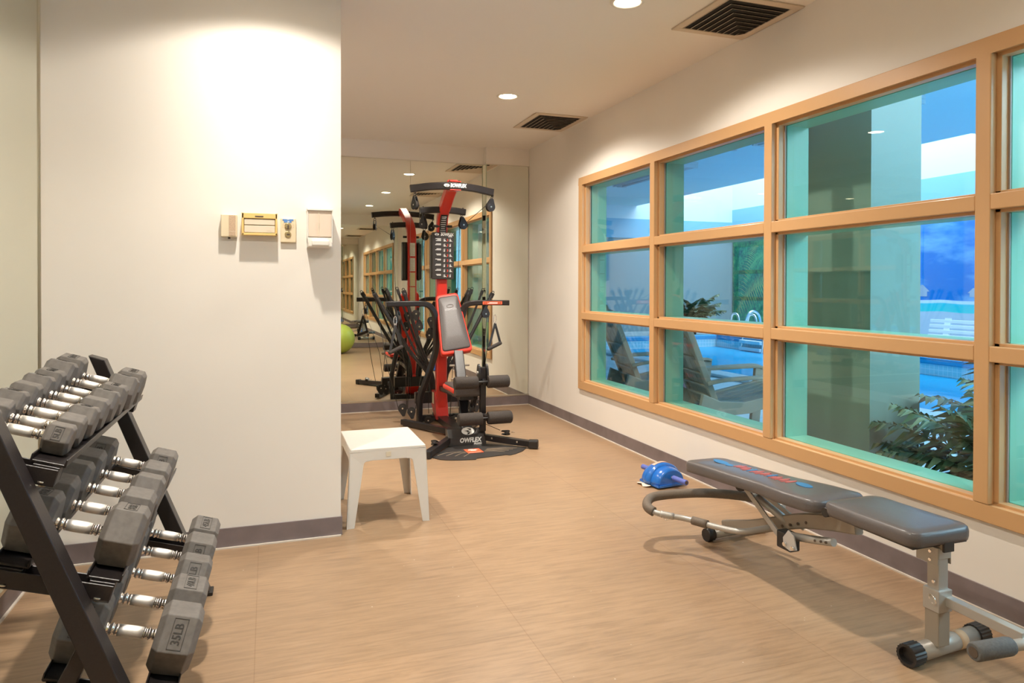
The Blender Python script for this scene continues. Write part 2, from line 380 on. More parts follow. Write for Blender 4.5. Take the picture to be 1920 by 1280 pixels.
# ------------------------------------------------------------------ ceiling lights and vents
# light distribution of a recessed reflector lamp: strong downwards, weak near the horizon
VA = [0, 10, 20, 30, 40, 50, 60, 66, 71, 76, 90]; CD = [1000, 960, 850, 640, 430, 310, 240, 195, 105, 12, 0]
IES = bpy.data.texts.new('downlight.ies')
IES.write('IESNA:LM-63-1995\nTILT=NONE\n1 1000 1 %d 1 1 2 0 0 0\n1 1 10\n%s\n0\n%s\n' % (len(VA), ' '.join(map(str, VA)), ' '.join(map(str, CD))))
TRIMW = nmat('light_ring', (.86, .80, .72), .4)
NM = ['ceiling downlight nearest the far mirror, above the home gym', 'ceiling downlight hidden behind the wall corner', 'ceiling downlight cut by the top edge of the photo', 'ceiling downlight over the wall with the small fixtures',
      'ceiling downlight over the flat bench near the camera', 'ceiling downlight over the near end of the dumbbell rack']
for i, (x, y) in enumerate(LIGHTS):
    t = empty('downlight', (x, y, H), NM[i], 'ceiling light', 'recessed ceiling downlights')
    rg = MB(); n = 40; prof = [(.082, H+.001), (.082, H-.004), (.070, H-.007), (.062, H-.003), (.062, H+.001)]
    vs = [(x+r*cos(2*pi*k/n), y+r*sin(2*pi*k/n), z) for r, z in prof for k in range(n)]
    rg.add(vs, [(a*n+k, a*n+(k+1) % n, (a+1)*n+(k+1) % n, (a+1)*n+k) for a in range(4) for k in range(n)], True)
    rg.build('trim_ring', TRIMW, t)
    MB().lathe([(.0615, 0), (.0615, -.0025)], (x, y, H+.001), n=40).build('diffuser', DL_E, t)
    l = bpy.data.lights.new('downlight_lamp', 'SPOT'); l.energy = 1.9*LPOW[i]; l.color = (1.0, .925, .82); l.spot_size = radians(156); l.spot_blend = .3; l.shadow_soft_size = .028
    l.use_nodes = True; nt = l.node_tree; ie = nt.nodes.new('ShaderNodeTexIES'); ie.mode = 'INTERNAL'; ie.ies = IES
    nt.links.new(ie.outputs['Fac'], nt.nodes['Emission'].inputs['Strength'])
    lo = bpy.data.objects.new('lamp', l); COL.objects.link(lo); lo.parent = t; lo.location = (0, 0, -.02)
VENT = nmat('vent_paint', (.66, .55, .43), .5); VDARK = nmat('vent_dark', (.012, .009, .007), .9)
def vent(cx, cy, sx, sy, label):
    t = empty('ceiling_vent', (cx, cy, H), label, 'air vent', 'square louvred ceiling vents')
    MB().box((cx-sx/2+.02, cy-sy/2+.02, H-.003), (cx+sx/2-.02, cy+sy/2-.02, H+.004)).build('backing', VDARK, t)
    fr = MB(); e = .042
    fr.box((cx-sx/2, cy-sy/2, H-.008), (cx+sx/2, cy-sy/2+e, H)); fr.box((cx-sx/2, cy+sy/2-e, H-.008), (cx+sx/2, cy+sy/2, H))
    fr.box((cx-sx/2, cy-sy/2+e, H-.008), (cx-sx/2+e, cy+sy/2-e, H)); fr.box((cx+sx/2-e, cy-sy/2+e, H-.008), (cx+sx/2, cy+sy/2-e, H))
    fr.build('frame', VENT, t, bevel=.002)
    lv = MB(); n = 9; x0, x1, y0, y1 = cx-sx/2+e, cx+sx/2-e, cy-sy/2+e, cy+sy/2-e
    for k in range(n):           # nested corner-shaped louvres, mitred along the diagonal
        f0 = k/n; f1 = f0+.30/n
        a = [(x0+(x1-x0)*f0, y1), (x0+(x1-x0)*f0, y0+(y1-y0)*f0), (x1, y0+(y1-y0)*f0)]; q = [(x0+(x1-x0)*f1, y1), (x0+(x1-x0)*f1, y0+(y1-y0)*f1), (x1, y0+(y1-y0)*f1)]
        for i in (0, 1):
            p = [(*a[i], H-.0095), (*a[i+1], H-.0095), (*q[i+1], H-.0035), (*q[i], H-.0035)]; r = [(u, v, z+.0014) for u, v, z in p]
            lv.add(p+r, [(0, 1, 2, 3), (7, 6, 5, 4), (0, 4, 5, 1), (1, 5, 6, 2), (2, 6, 7, 3), (3, 7, 4, 0)])
    lv.add([(x1-.05, y1, H-.009), (x1, y1-.05, H-.009), (x1, y1, H-.009)], [(0, 1, 2)])
    lv.build('louvre', VENT, t)
vent(2.285, 3.045, .455, .49, 'large louvred vent in the ceiling at the top edge of the photo')
vent(2.255, 5.50, .455, .56, 'louvred vent in the ceiling farther back, before the mirrored wall')
# ================================================================== POOL HALL BEYOND THE WINDOW
PX0, PX1, PY0, PY1 = W+.2, 12.4, -6.0, 16.6
HALLC = nmat('hall_ceiling_paint', (.70, .90, .93), .7)
HALLW = nmat('hall_wall_paint', (.27, .37, .40), .6)
HALLWH = nmat('hall_white_paint', (.80, .86, .90), .6)
def deck_mat():
    m = nmat('deck_tiles', (.42, .50, .52), .35); nt = m.node_tree; b = nt.nodes['Principled BSDF']; N = nt.nodes.new; L = nt.links.new
    tc = N('ShaderNodeTexCoord'); bk = N('ShaderNodeTexBrick'); bk.offset = .5; bk.inputs['Scale'].default_value = 1; bk.inputs['Brick Width'].default_value = .5; bk.inputs['Row Height'].default_value = .25
    bk.inputs['Mortar Size'].default_value = .006; bk.inputs['Color1'].default_value = (.50, .60, .63, 1); bk.inputs['Color2'].default_value = (.62, .70, .73, 1); bk.inputs['Mortar'].default_value = (.72, .78, .80, 1)
    L(tc.outputs['Object'], bk.inputs['Vector']); n = N('ShaderNodeTexNoise'); n.inputs['Scale'].default_value = 7; n.inputs['Detail'].default_value = 6; L(tc.outputs['Object'], n.inputs['Vector'])
    mx = N('ShaderNodeMixRGB'); mx.blend_type = 'OVERLAY'; mx.inputs[0].default_value = .5; L(bk.outputs['Color'], mx.inputs[1]); L(n.outputs[0], mx.inputs[2]); L(mx.outputs[0], b.inputs['Base Color'])
    return m
DECK = deck_mat()
def tile_mat(name, c1, c2, gr, sc):
    m = nmat(name, c1, .2); nt = m.node_tree; b = nt.nodes['Principled BSDF']; N = nt.nodes.new; L = nt.links.new
    tc = N('ShaderNodeTexCoord'); sp = N('ShaderNodeSeparateXYZ'); L(tc.outputs['Object'], sp.inputs[0])
    def grid(out):
        a = N('ShaderNodeMath'); a.operation = 'MULTIPLY'; a.inputs[1].default_value = sc; L(out, a.inputs[0])
        f = N('ShaderNodeMath'); f.operation = 'FRACT'; L(a.outputs[0], f.inputs[0])
        g = N('ShaderNodeMath'); g.operation = 'LESS_THAN'; g.inputs[1].default_value = .12; L(f.outputs[0], g.inputs[0]); return g.outputs[0]
    xy = N('ShaderNodeMath'); xy.operation = 'ADD'; L(sp.outputs[0], xy.inputs[0]); L(sp.outputs[1], xy.inputs[1])
    g1 = grid(xy.outputs[0]); g2 = grid(sp.outputs[2]); mxm = N('ShaderNodeMath'); mxm.operation = 'MAXIMUM'; L(g1, mxm.inputs[0]); L(g2, mxm.inputs[1])
    n = N('ShaderNodeTexNoise'); n.inputs['Scale'].default_value = 5; L(tc.outputs['Object'], n.inputs['Vector'])
    c = N('ShaderNodeMixRGB'); c.inputs[1].default_value = (*c1, 1); c.inputs[2].default_value = (*c2, 1); L(n.outputs[0], c.inputs[0])
    mx = N('ShaderNodeMixRGB'); mx.inputs[2].default_value = (*gr, 1); L(mxm.outputs[0], mx.inputs[0]); L(c.outputs[0], mx.inputs[1]); L(mx.outputs[0], b.inputs['Base Color'])
    return m
TILEB = tile_mat('pool_band_tile', (.42, .76, .82), (.52, .82, .86), (.86, .94, .96), 13.0)
TILEP = nmat('pool_basin', (.10, .62, .92), .4, noise=(1.5, .12, 0))
COPE = nmat('pool_coping_blue', (.02, .40, .68), .35)
COPEL = nmat('pool_coping_light', (.62, .70, .74), .4)
def water_mat():
    m = bpy.data.materials.new('pool_water'); m.use_nodes = True; nt = m.node_tree; nt.nodes.clear(); N = nt.nodes.new; L = nt.links.new
    t = N('ShaderNodeBsdfTransparent'); t.inputs[0].default_value = (.42, .86, 1.0, 1); g = N('ShaderNodeBsdfGlossy'); g.inputs['Roughness'].default_value = .03
    d = N('ShaderNodeBsdfDiffuse'); d.inputs[0].default_value = (.02, .55, .95, 1)
    tc = N('ShaderNodeTexCoord'); n = N('ShaderNodeTexNoise'); n.inputs['Scale'].default_value = 2.2; n.inputs['Detail'].default_value = 3; n.inputs['Distortion'].default_value = .6; L(tc.outputs['Object'], n.inputs['Vector'])
    bp = N('ShaderNodeBump'); bp.inputs['Strength'].default_value = .25; bp.inputs['Distance'].default_value = .03; L(n.outputs[0], bp.inputs['Height']); L(bp.outputs[0], g.inputs['Normal'])
    fr = N('ShaderNodeFresnel'); fr.inputs[0].default_value = 1.33; L(bp.outputs[0], fr.inputs['Normal'])
    m0 = N('ShaderNodeMixShader'); m0.inputs[0].default_value = .75; L(t.outputs[0], m0.inputs[1]); L(d.outputs[0], m0.inputs[2])
    m1 = N('ShaderNodeMixShader'); hf = N('ShaderNodeMath'); hf.operation = 'MULTIPLY'; hf.inputs[1].default_value = .45; L(fr.outputs[0], hf.inputs[0]); L(hf.outputs[0], m1.inputs[0]); L(m0.outputs[0], m1.inputs[1]); L(g.outputs[0], m1.inputs[2])
    o = N('ShaderNodeOutputMaterial'); L(m1.outputs[0], o.inputs[0]); return m
WATER = water_mat()
PLX0, PLX1, PLY0, PLY1 = 5.9, 9.75, -3.0, 13.6      # pool
dk = MB(); dk.box((PX0, PY0, -.14), (PLX0, PY1, 0)); dk.box((PLX1, PY0, -.14), (PX1, PY1, 0)); dk.box((PLX0, PLY1, -.14), (PLX1, PY1, 0)); dk.box((PLX0, PY0, -.14), (PLX1, PLY0, 0))
struct('ground', dk, DECK)
pool = empty('swimming_pool', (7.8, 6, 0), 'blue indoor swimming pool beyond the window, with tiled waterline', 'swimming pool')
bs = MB(); bs.box((PLX0-.05, PLY0-.05, -1.4), (PLX1+.05, PLY1+.05, -1.35)); bs.box((PLX0-.05, PLY0, -1.4), (PLX0, PLY1, -.33)); bs.box((PLX1, PLY0, -1.4), (PLX1+.05, PLY1, -.33)); bs.box((PLX0, PLY1, -1.4), (PLX1, PLY1+.05, -.33)); bs.box((PLX0, PLY0-.05, -1.4), (PLX1, PLY0, -.33))
bs.build('basin', TILEP, pool)
bd = MB(); bd.box((PLX0-.05, PLY0, -.34), (PLX0+.004, PLY1, .03)); bd.box((PLX1-.004, PLY0, -.34), (PLX1+.05, PLY1, .03)); bd.box((PLX0, PLY1-.004, -.34), (PLX1, PLY1+.05, .03)); bd.build('tile_band', TILEB, pool)
cp = MB(); cp.box((PLX1-.02, PLY0, .005), (PLX1+.22, PLY1+.22, .10)); cp.box((PLX0, PLY1-.02, .005), (PLX1-.02, PLY1+.22, .10)); cp.build('blue_coping', COPE, pool, bevel=.02)
MB().box((PLX0-.28, PLY0, .002), (PLX0+.02, PLY1, .045)).build('pale_coping', COPEL, pool, bevel=.012)
MB().box((PLX0, PLY0, -.36), (PLX1, PLY1, -.17)).build('water', WATER, pool)
# far and end walls, ceiling with the skylight well
struct('wall_hall_end', MB().box((PX0, PY1, 0), (PX1, PY1+.15, 6)), HALLW)
struct('wall_hall_side', MB().box((PX1, PY0, 0), (PX1+.15, PY1, 6)), HALLW)
struct('wall_hall_outer', MB().box((PX0-.001, PY0, H), (PX0+.15, PY1, HZ)), HALLWH)
struct('wall_hall_near', MB().box((PX0-.2, PY0, 0), (PX0, BACK-.1, H)).box((PX0-.2, DL+.1, 0), (PX0, PY1, H)), HALLWH)
SKX, SKY = 9.32, 7.15
S2 = (4.3, 10.5, -4.8, 1.0)     # added unseen well around the fill lamp, on the camera's side of the pool
hc = MB(); hc.box((PX0-.2, S2[3], HZ), (SKX, PY1, HZ+.12)); hc.box((SKX, S2[3], HZ), (PX1+.15, SKY, HZ+.12)); hc.box((PX0-.2, PY0, HZ), (S2[0], S2[3], HZ+.12)); hc.box((S2[1], PY0, HZ), (PX1+.15, S2[3], HZ+.12)); hc.box((S2[0], PY0, HZ), (S2[1], S2[2], HZ+.12))
struct('ceiling_hall', hc, HALLC)
wl = MB(); wl.box((SKX-.12, SKY-.12, HZ+.12), (SKX, PY1, 5.8)); wl.box((SKX-.12, SKY-.12, HZ+.12), (PX1, SKY, 5.8))
wl.box((PX1-.03, SKY, HZ), (PX1, PY1, 5.8)); wl.box((SKX, PY1-.03, HZ-.35), (PX1, PY1, 5.8)); wl.box((PX0, PY1-.04, HZ-.35), (SKX, PY1, HZ))
struct('trim_6', wl, HALLWH)
struct('trim_9', MB().box((S2[0]-.1, S2[2]-.1, HZ+.12), (S2[0], S2[3]+.1, 4.8)).box((S2[1], S2[2]-.1, HZ+.12), (S2[1]+.1, S2[3]+.1, 4.8)).box((S2[0], S2[2]-.1, HZ+.12), (S2[1], S2[2], 4.8)).box((S2[0], S2[3], HZ+.12), (S2[1], S2[3]+.1, 4.8)), HALLWH)  # sides of the added well, enclosing the unseen fill lamp
struct('wall_hall_open_end', MB().box((PX0, PY0-.1, 0), (PX1, PY0, HZ)), HALLW)
struct('trim_7', MB().box((PX0, PY1-.05, 2.50), (PX1, PY1, HZ-.35)), nmat('hall_blue_band', (.28, .55, .72), .6))
struct('trim_8', MB().box((PX1-.04, PY0, 2.63), (PX1, PY1, HZ)), nmat('hall_blue_band', (.28, .55, .72), .6))
# column by the window
struct('wall_hall_column', MB().box((3.0, 2.856, 0), (3.35, 3.56, HZ-.0005)), nmat('column_paint', (.25, .33, .27), .3))

# murals on the long wall
def mural_mat():
    m = nmat('beach_mural', (.1, .4, .9), .35); nt = m.node_tree; b = nt.nodes['Principled BSDF']; N = nt.nodes.new; L = nt.links.new
    tc = N('ShaderNodeTexCoord'); sp = N('ShaderNodeSeparateXYZ'); L(tc.outputs['Object'], sp.inputs[0])
    n = N('ShaderNodeTexNoise'); mp = N('ShaderNodeMapping'); mp.inputs['Scale'].default_value = (1, .55, 1.5); L(tc.outputs['Object'], mp.inputs[0]); L(mp.outputs[0], n.inputs['Vector']); n.inputs['Scale'].default_value = 1.15; n.inputs['Detail'].default_value = 7; n.inputs['Roughness'].default_value = .6
    cr = N('ShaderNodeValToRGB'); L(n.outputs[0], cr.inputs[0]); cr.color_ramp.elements[0].position = .44; cr.color_ramp.elements[0].color = (.0, .19, .60, 1); cr.color_ramp.elements[1].position = .68; cr.color_ramp.elements[1].color = (.26, .56, .82, 1)
    zr = N('ShaderNodeValToRGB'); zr.color_ramp.interpolation = 'LINEAR'
    mr = N('ShaderNodeMapRange'); mr.inputs[1].default_value = .15; mr.inputs[2].default_value = 2.65
    n2 = N('ShaderNodeTexNoise'); n2.inputs['Scale'].default_value = .7; L(tc.outputs['Object'], n2.inputs['Vector'])
    ad = N('ShaderNodeMath'); ad.operation = 'MULTIPLY_ADD'; ad.inputs[1].default_value = .16; L(n2.outputs[0], ad.inputs[0]); L(sp.outputs[2], ad.inputs[2]); L(ad.outputs[0], mr.inputs[0]); L(mr.outputs[0], zr.inputs[0])
    E = zr.color_ramp.elements; E[0].position = 0; E[0].color = (.48, .58, .70, 1); E[1].position = .255; E[1].color = (.50, .60, .72, 1)
    for p, c in ((.262, (.02, .62, .66)), (.325, (.03, .58, .70)), (.332, (.68, .80, .86)), (.352, (.62, .76, .86))): e = E.new(p); e.color = (*c, 1)
    e = E.new(.356); e.color = (0, .13, .66, 1); e = E.new(1.0); e.color = (0, .2, .7, 1)
    gt = N('ShaderNodeMath'); gt.operation = 'GREATER_THAN'; gt.inputs[1].default_value = .356; L(mr.outputs[0], gt.inputs[0])
    mx = N('ShaderNodeMixRGB'); L(gt.outputs[0], mx.inputs[0]); L(zr.outputs[0], mx.inputs[1]); L(cr.outputs[0], mx.inputs[2]); L(mx.outputs[0], b.inputs['Base Color'])
    return m
mu = MB().box((PX1-.03, -2.0, .15), (PX1-.001, 14.0, 2.63)).build('beach_mural', mural_mat()); tag(mu, 'large beach mural with blue sky and turquoise sea behind the pool', 'mural')
hut = nmat('mural_hut_thatch', (.36, .44, .56), .6)
for y, sc in ((10.50, .55), (9.42, .40)):
    z = 1.02; MB().add([(PX1-.034, y-.30*sc, z+.18*sc), (PX1-.034, y+.30*sc, z+.18*sc), (PX1-.034, y+.03*sc, z+.42*sc), (PX1-.034, y-.03*sc, z+.42*sc)], [(0,1,2,3)]).add([(PX1-.034, y-.2*sc, z), (PX1-.034, y+.2*sc, z), (PX1-.034, y+.2*sc, z+.18*sc), (PX1-.034, y-.2*sc, z+.18*sc)], [(0,1,2,3)]).build('painted_hut', hut, mu)
def palm_mural_mat():
    m = nmat('palm_mural', (.05, .2, .1), .4); nt = m.node_tree; b = nt.nodes['Principled BSDF']; N = nt.nodes.new; L = nt.links.new
    tc = N('ShaderNodeTexCoord'); n = N('ShaderNodeTexNoise'); n.inputs['Scale'].default_value = 7; n.inputs['Detail'].default_value = 8; n.inputs['Roughness'].default_value = .75; L(tc.outputs['Object'], n.inputs['Vector'])
    cr = N('ShaderNodeValToRGB'); L(n.outputs[0], cr.inputs[0]); E = cr.color_ramp.elements; E[0].position = .36; E[0].color = (.004, .05, .06, 1); E[1].position = .72; E[1].color = (.12, .42, .16, 1); e = E.new(.54); e.color = (.02, .20, .10, 1)
    sp = N('ShaderNodeSeparateXYZ'); L(tc.outputs['Object'], sp.inputs[0]); mr = N('ShaderNodeMapRange'); mr.inputs[1].default_value = 17.2; mr.inputs[2].default_value = 14.2
    n2 = N('ShaderNodeTexNoise'); n2.inputs['Scale'].default_value = 1.6; n2.inputs['Detail'].default_value = 6; L(tc.outputs['Object'], n2.inputs['Vector'])
    mr2 = N('ShaderNodeMath'); mr2.operation = 'MULTIPLY_ADD'; mr2.inputs[1].default_value = -.18; L(sp.outputs[1], mr2.inputs[0]); mr2.inputs[2].default_value = 2.35
    a = N('ShaderNodeMath'); a.operation = 'ADD'; L(mr2.outputs[0], a.inputs[0]); L(n2.outputs[0], a.inputs[1])
    zz = N('ShaderNodeMath'); zz.operation = 'MULTIPLY_ADD'; zz.inputs[1].default_value = .35; L(sp.outputs[2], zz.inputs[0]); L(a.outputs[0], zz.inputs[2])
    gt = N('ShaderNodeMath'); gt.operation = 'GREATER_THAN'; gt.inputs[1].default_value = 1.08; L(zz.outputs[0], gt.inputs[0])
    mx = N('ShaderNodeMixRGB'); mx.inputs[2].default_value = (0, .14, .62, 1); L(gt.outputs[0], mx.inputs[0]); L(cr.outputs[0], mx.inputs[1]); L(mx.outputs[0], b.inputs['Base Color'])
    return m
pm = MB().box((PX1-.03, 14.05, .27), (PX1-.001, 16.55, 2.56)).build('palm_mural', palm_mural_mat()); tag(pm, 'mural of green palms and blue sky at far corner of the pool hall', 'mural')
fr1 = nmat('painted_frond_olive', (.38, .40, .13), .5); fr2 = nmat('painted_frond_green', (.10, .34, .14), .5)
def painted_frond(y0, z0, y1, z1, sag, mat, L=.32):
    mb = MB(); x = PX1-.034; n = 30; mid = Vector(((y0+y1)/2, max(z0, z1)+sag))
    for i in range(n):
        t = i/(n-1); p = Vector((y0, z0))*(1-t)**2+mid*2*t*(1-t)+Vector((y1, z1))*t*t; q = Vector((y1-y0, z1-z0)).normalized()
        for sgn in (-1, 1):
            l = L*sin(pi*min(.9, .15+t*.8)); d = (q*.5+Vector((-q.y, q.x))*sgn+Vector((0, -.7))).normalized()*l
            mb.add([(x, p.x-.016, p.y), (x, p.x+.016, p.y), (x, p.x+d.x, p.y+d.y)], [(0, 1, 2)])
    mb.build('painted_frond', mat, pm)
painted_frond(16.4, .45, 14.3, 1.30, .35, fr1, .42); painted_frond(16.3, .4, 15.5, 2.3, .1, fr1, .3); painted_frond(15.9, 1.6, 14.5, 1.9, .45, fr2, .4); painted_frond(14.2, 2.5, 15.6, 2.3, .15, fr2, .4)

# fluorescent battens under the pool ceiling
FXM = nmat('batten_housing', (.62, .68, .70), .5); TUBE = nmat('fluorescent_tube', (.80, .86, .88), .25)
def batten(x, y0, y1, label):
    t = empty('fluorescent_light', (x, (y0+y1)/2, HZ), label, 'ceiling light', 'fluorescent fittings under the pool ceiling')
    MB().box((x-.16, y0, HZ-.05), (x+.16, y1, HZ-.0005)).build('housing', FXM, t, bevel=.01)
    rf = MB(); rf.box((x-.13, y0+.04, HZ-.09), (x-.11, y1-.04, HZ-.05)); rf.box((x+.11, y0+.04, HZ-.09), (x+.13, y1-.04, HZ-.05)); rf.box((x-.15, y0, HZ-.10), (x+.15, y0+.03, HZ-.05)); rf.box((x-.15, y1-.03, HZ-.10), (x+.15, y1, HZ-.05)); rf.build('reflector', FXM, t)
    for s in (-1, 1): MB().cyl((x+s*.06, y0+.03, HZ-.08), (x+s*.06, y1-.03, HZ-.08), .018).build('tube', TUBE, t)
batten(6.9, 10.4, 13.0, 'long fluorescent fitting under the pool ceiling, seen through the two left panes')
batten(6.83, 5.9, 8.5, 'fluorescent fitting under the pool ceiling, cut off by the post right of second pane column')
sp = atZ(1376, 268, HZ)
t = empty('sprinkler', sp, 'small sprinkler head hanging from the blue pool ceiling', 'sprinkler')
MB().cyl(sp, sp-Vector((0, 0, .10)), .018).build('pipe', FXM, t); MB().cyl(sp-Vector((0, 0, .10)), sp-Vector((0, 0, .115)), .05).build('deflector', FXM, t)

# white slatted benches against the mural wall
WPAINT = nmat('white_bench_paint', (.84, .88, .92), .45)
def slat_bench(y0, y1, label):
    x = 11.55; t = empty('slatted_bench', (x, (y0+y1)/2, 0), label, 'bench', 'white slatted benches by the mural')
    bk = MB()
    for k in range(4): bk.box((x+.04+.02*k, y0, .28+.092*k), (x+.07+.02*k, y1, .335+.092*k))
    bk.build('back_slats', WPAINT, t, bevel=.006)
    se = MB()
    for k in range(3): se.box((x-.46+.15*k, y0, .24), (x-.35+.15*k, y1, .27))
    se.build('seat_slats', WPAINT, t, bevel=.006)
    for yy in (y0+.35, y1-.35):
        MB().bar((x-.42, yy, 0), (x-.36, yy, .24), .10, .05).build('leg', WPAINT, t)
        MB().bar((x+.06, yy, 0), (x+.05, yy, .26), .10, .05).build('leg', WPAINT, t); MB().bar((x+.05, yy, .2), (x+.13, yy, .64), .12, .03, upv=(1, 0, 0)).build('back_support', WPAINT, t)
slat_bench(7.65, 9.72, 'white slatted bench behind the pool, seen right of the pale green column')
slat_bench(5.3, 7.45, 'white slatted bench beyond the pool, at the right edge of the photo')

# pool ladder and grab loops
lad = empty('pool_ladder', (9.7, 12.4, 0), 'chrome pool ladder with two white steps at the far pool edge', 'pool ladder')
STEEL = nmat('ladder_steel', (.80, .84, .88), .2, .9)
yl = (12.62, 11.95)
for y in yl:
    MB().tube(smooth_path([(10.15, y, .0), (10.15, y, .50), (10.02, y, .66), (9.86, y, .62), (9.74, y, .35), (9.66, y, -.15), (9.62, y, -.45), (9.35, y, -.85), (9.05, y, -1.2)], 6), .026, 10).build('rail', STEEL, lad)
for z in (.03, -.12): MB().box((9.60, yl[1], z-.035), (9.72, yl[0], z+.035)).build('step', WPAINT, lad, bevel=.008)
for px, lb in ((1378, 'chrome grab loop on the far pool deck, left one before the palm mural'), (1410, 'chrome grab loop on the far pool deck, right one before the palm mural')):
    c = atZ(px, 612, .0); c = atX(px, 615, 11.2); y = c.y
    o = MB().tube(smooth_path([(11.2, y-.16, 0), (11.2, y-.17, .30), (11.2, y-.10, .50), (11.2, y+.10, .50), (11.2, y+.17, .30), (11.2, y+.16, 0)], 6), .030, 10).build('grab_loop', STEEL); tag(o, lb, 'grab rail', 'grab loops on the far pool deck')

# ------------------------------------------------------------------ garden chairs
RESIN = nmat('resin_taupe', (.27, .235, .175), .5, noise=(5, .08, .05))
def adirondack(ox, oy, rz, label):
    t = empty('garden_chair', (ox, oy, 0), label, 'chair', 'resin garden chairs facing the pool', (0, 0, rz))
    Mt = Matrix.Translation((ox, oy, 0))@Matrix.Rotation(rz, 4, 'Z')      # +X faces forward
    def B(name, mb, bev=.006, **k):
        mb.v = [tuple(Mt@Vector(v)) for v in mb.v]; return mb.build(name, RESIN, t, bevel=bev, **k)
    b0 = Vector((-.18, 0, .22)); b1 = Vector((-.50, 0, .98)); d = (b1-b0).normalized(); nrm = Vector((-d.z, 0, d.x))
    for k in range(5):           # five back slats
        y = (k-2)*.105; hh = (1.0, 1.06, 1.09, 1.06, 1.0)[k]; wd = .05+.004*k*0
        mb = MB(); a = b0+Vector((0, y*.86, 0)); c = b0+d*(.82*hh)+Vector((0, y*1.05, 0)); mb.bar(a, c, .099, .022, upv=nrm); B('back_slat', mb, .008)
    fr = MB()
    for s in (-1, 1): fr.bar(b0+Vector((0, s*.23, -.02)), b0+d*.80+Vector((0, s*.28, 0)), .05, .05, upv=nrm)
    for q in (.12, .22, .34, .48, .66): fr.bar(b0+d*q*.95+Vector((0, -.245, 0))+nrm*.02, b0+d*q*.95+Vector((0, .245, 0))+nrm*.02, .022, .026, upv=nrm)
    B('back_frame', fr)
    se = MB(); prof = [(-.20, .235), (.02, .27), (.22, .32), (.38, .365), (.47, .37), (.50, .335)]
    for k in range(5):
        y = (k-2)*.103
        for (x0, z0), (x1, z1) in zip(prof[:-1], prof[1:]): se.bar((x0, y, z0), (x1, y, z1), .096, .02, ext=.002)
    B('seat', se)
    for s in (-1, 1):
        ap = MB(); pa = [(-.30, s*.30, .44), (-.22, s*.33, .465), (-.10, s*.345, .48), (.15, s*.345, .49), (.40, s*.345, .50), (.47, s*.345, .485)]
        ap.tube(smooth_path(pa, 4), [(.045, .014)]*21, sq=True, upv=(0, 0, 1)); B('armrest', ap, .004)
        lg = MB(); lg.prism([(.36, .0), (.44, .0), (.485, .475), (.40, .49)], 0, .05); lg.v = [(a, s*.335+c-.025, b) for a, b, c in lg.v]; B('front_leg', lg)
        lg = MB(); lg.prism([(-.42, .0), (-.33, .0), (-.20, .18), (.05, .20), (.40, .30), (.40, .38), (.0, .29), (-.20, .30), (-.34, .36)], 0, .05); lg.v = [(a, s*.285+c-.025, b) for a, b, c in lg.v]; B('side_rail', lg)
    return t
adirondack(3.62, 4.90, radians(-12), 'taupe resin garden chair facing the pool, seen through the second pane column')
adirondack(3.66, 6.20, radians(-10), 'taupe resin garden chair facing the pool, seen through the leftmost pane column')
# low red side table between the chairs
RT = nmat('red_resin', (.26, .075, .09), .5)
t = empty('patio_table', (3.60, 5.55, 0), 'low dark red patio side table between the two garden chairs', 'table')
mb = MB(); mb.box((3.43, 5.39, .26), (3.77, 5.71, .285)); mb.build('tabletop', RT, t, bevel=.008)
for sx, sy in ((-1,-1),(1,-1),(1,1),(-1,1)): MB().bar((3.60+sx*.15, 5.55+sy*.14, 0), (3.60+sx*.13, 5.55+sy*.12, .26), .045, .045).build('leg', RT, t)
for yy in (5.42, 5.68): MB().bar((3.46, yy, .12), (3.74, yy, .12), .02, .05).build('stretcher', RT, t)

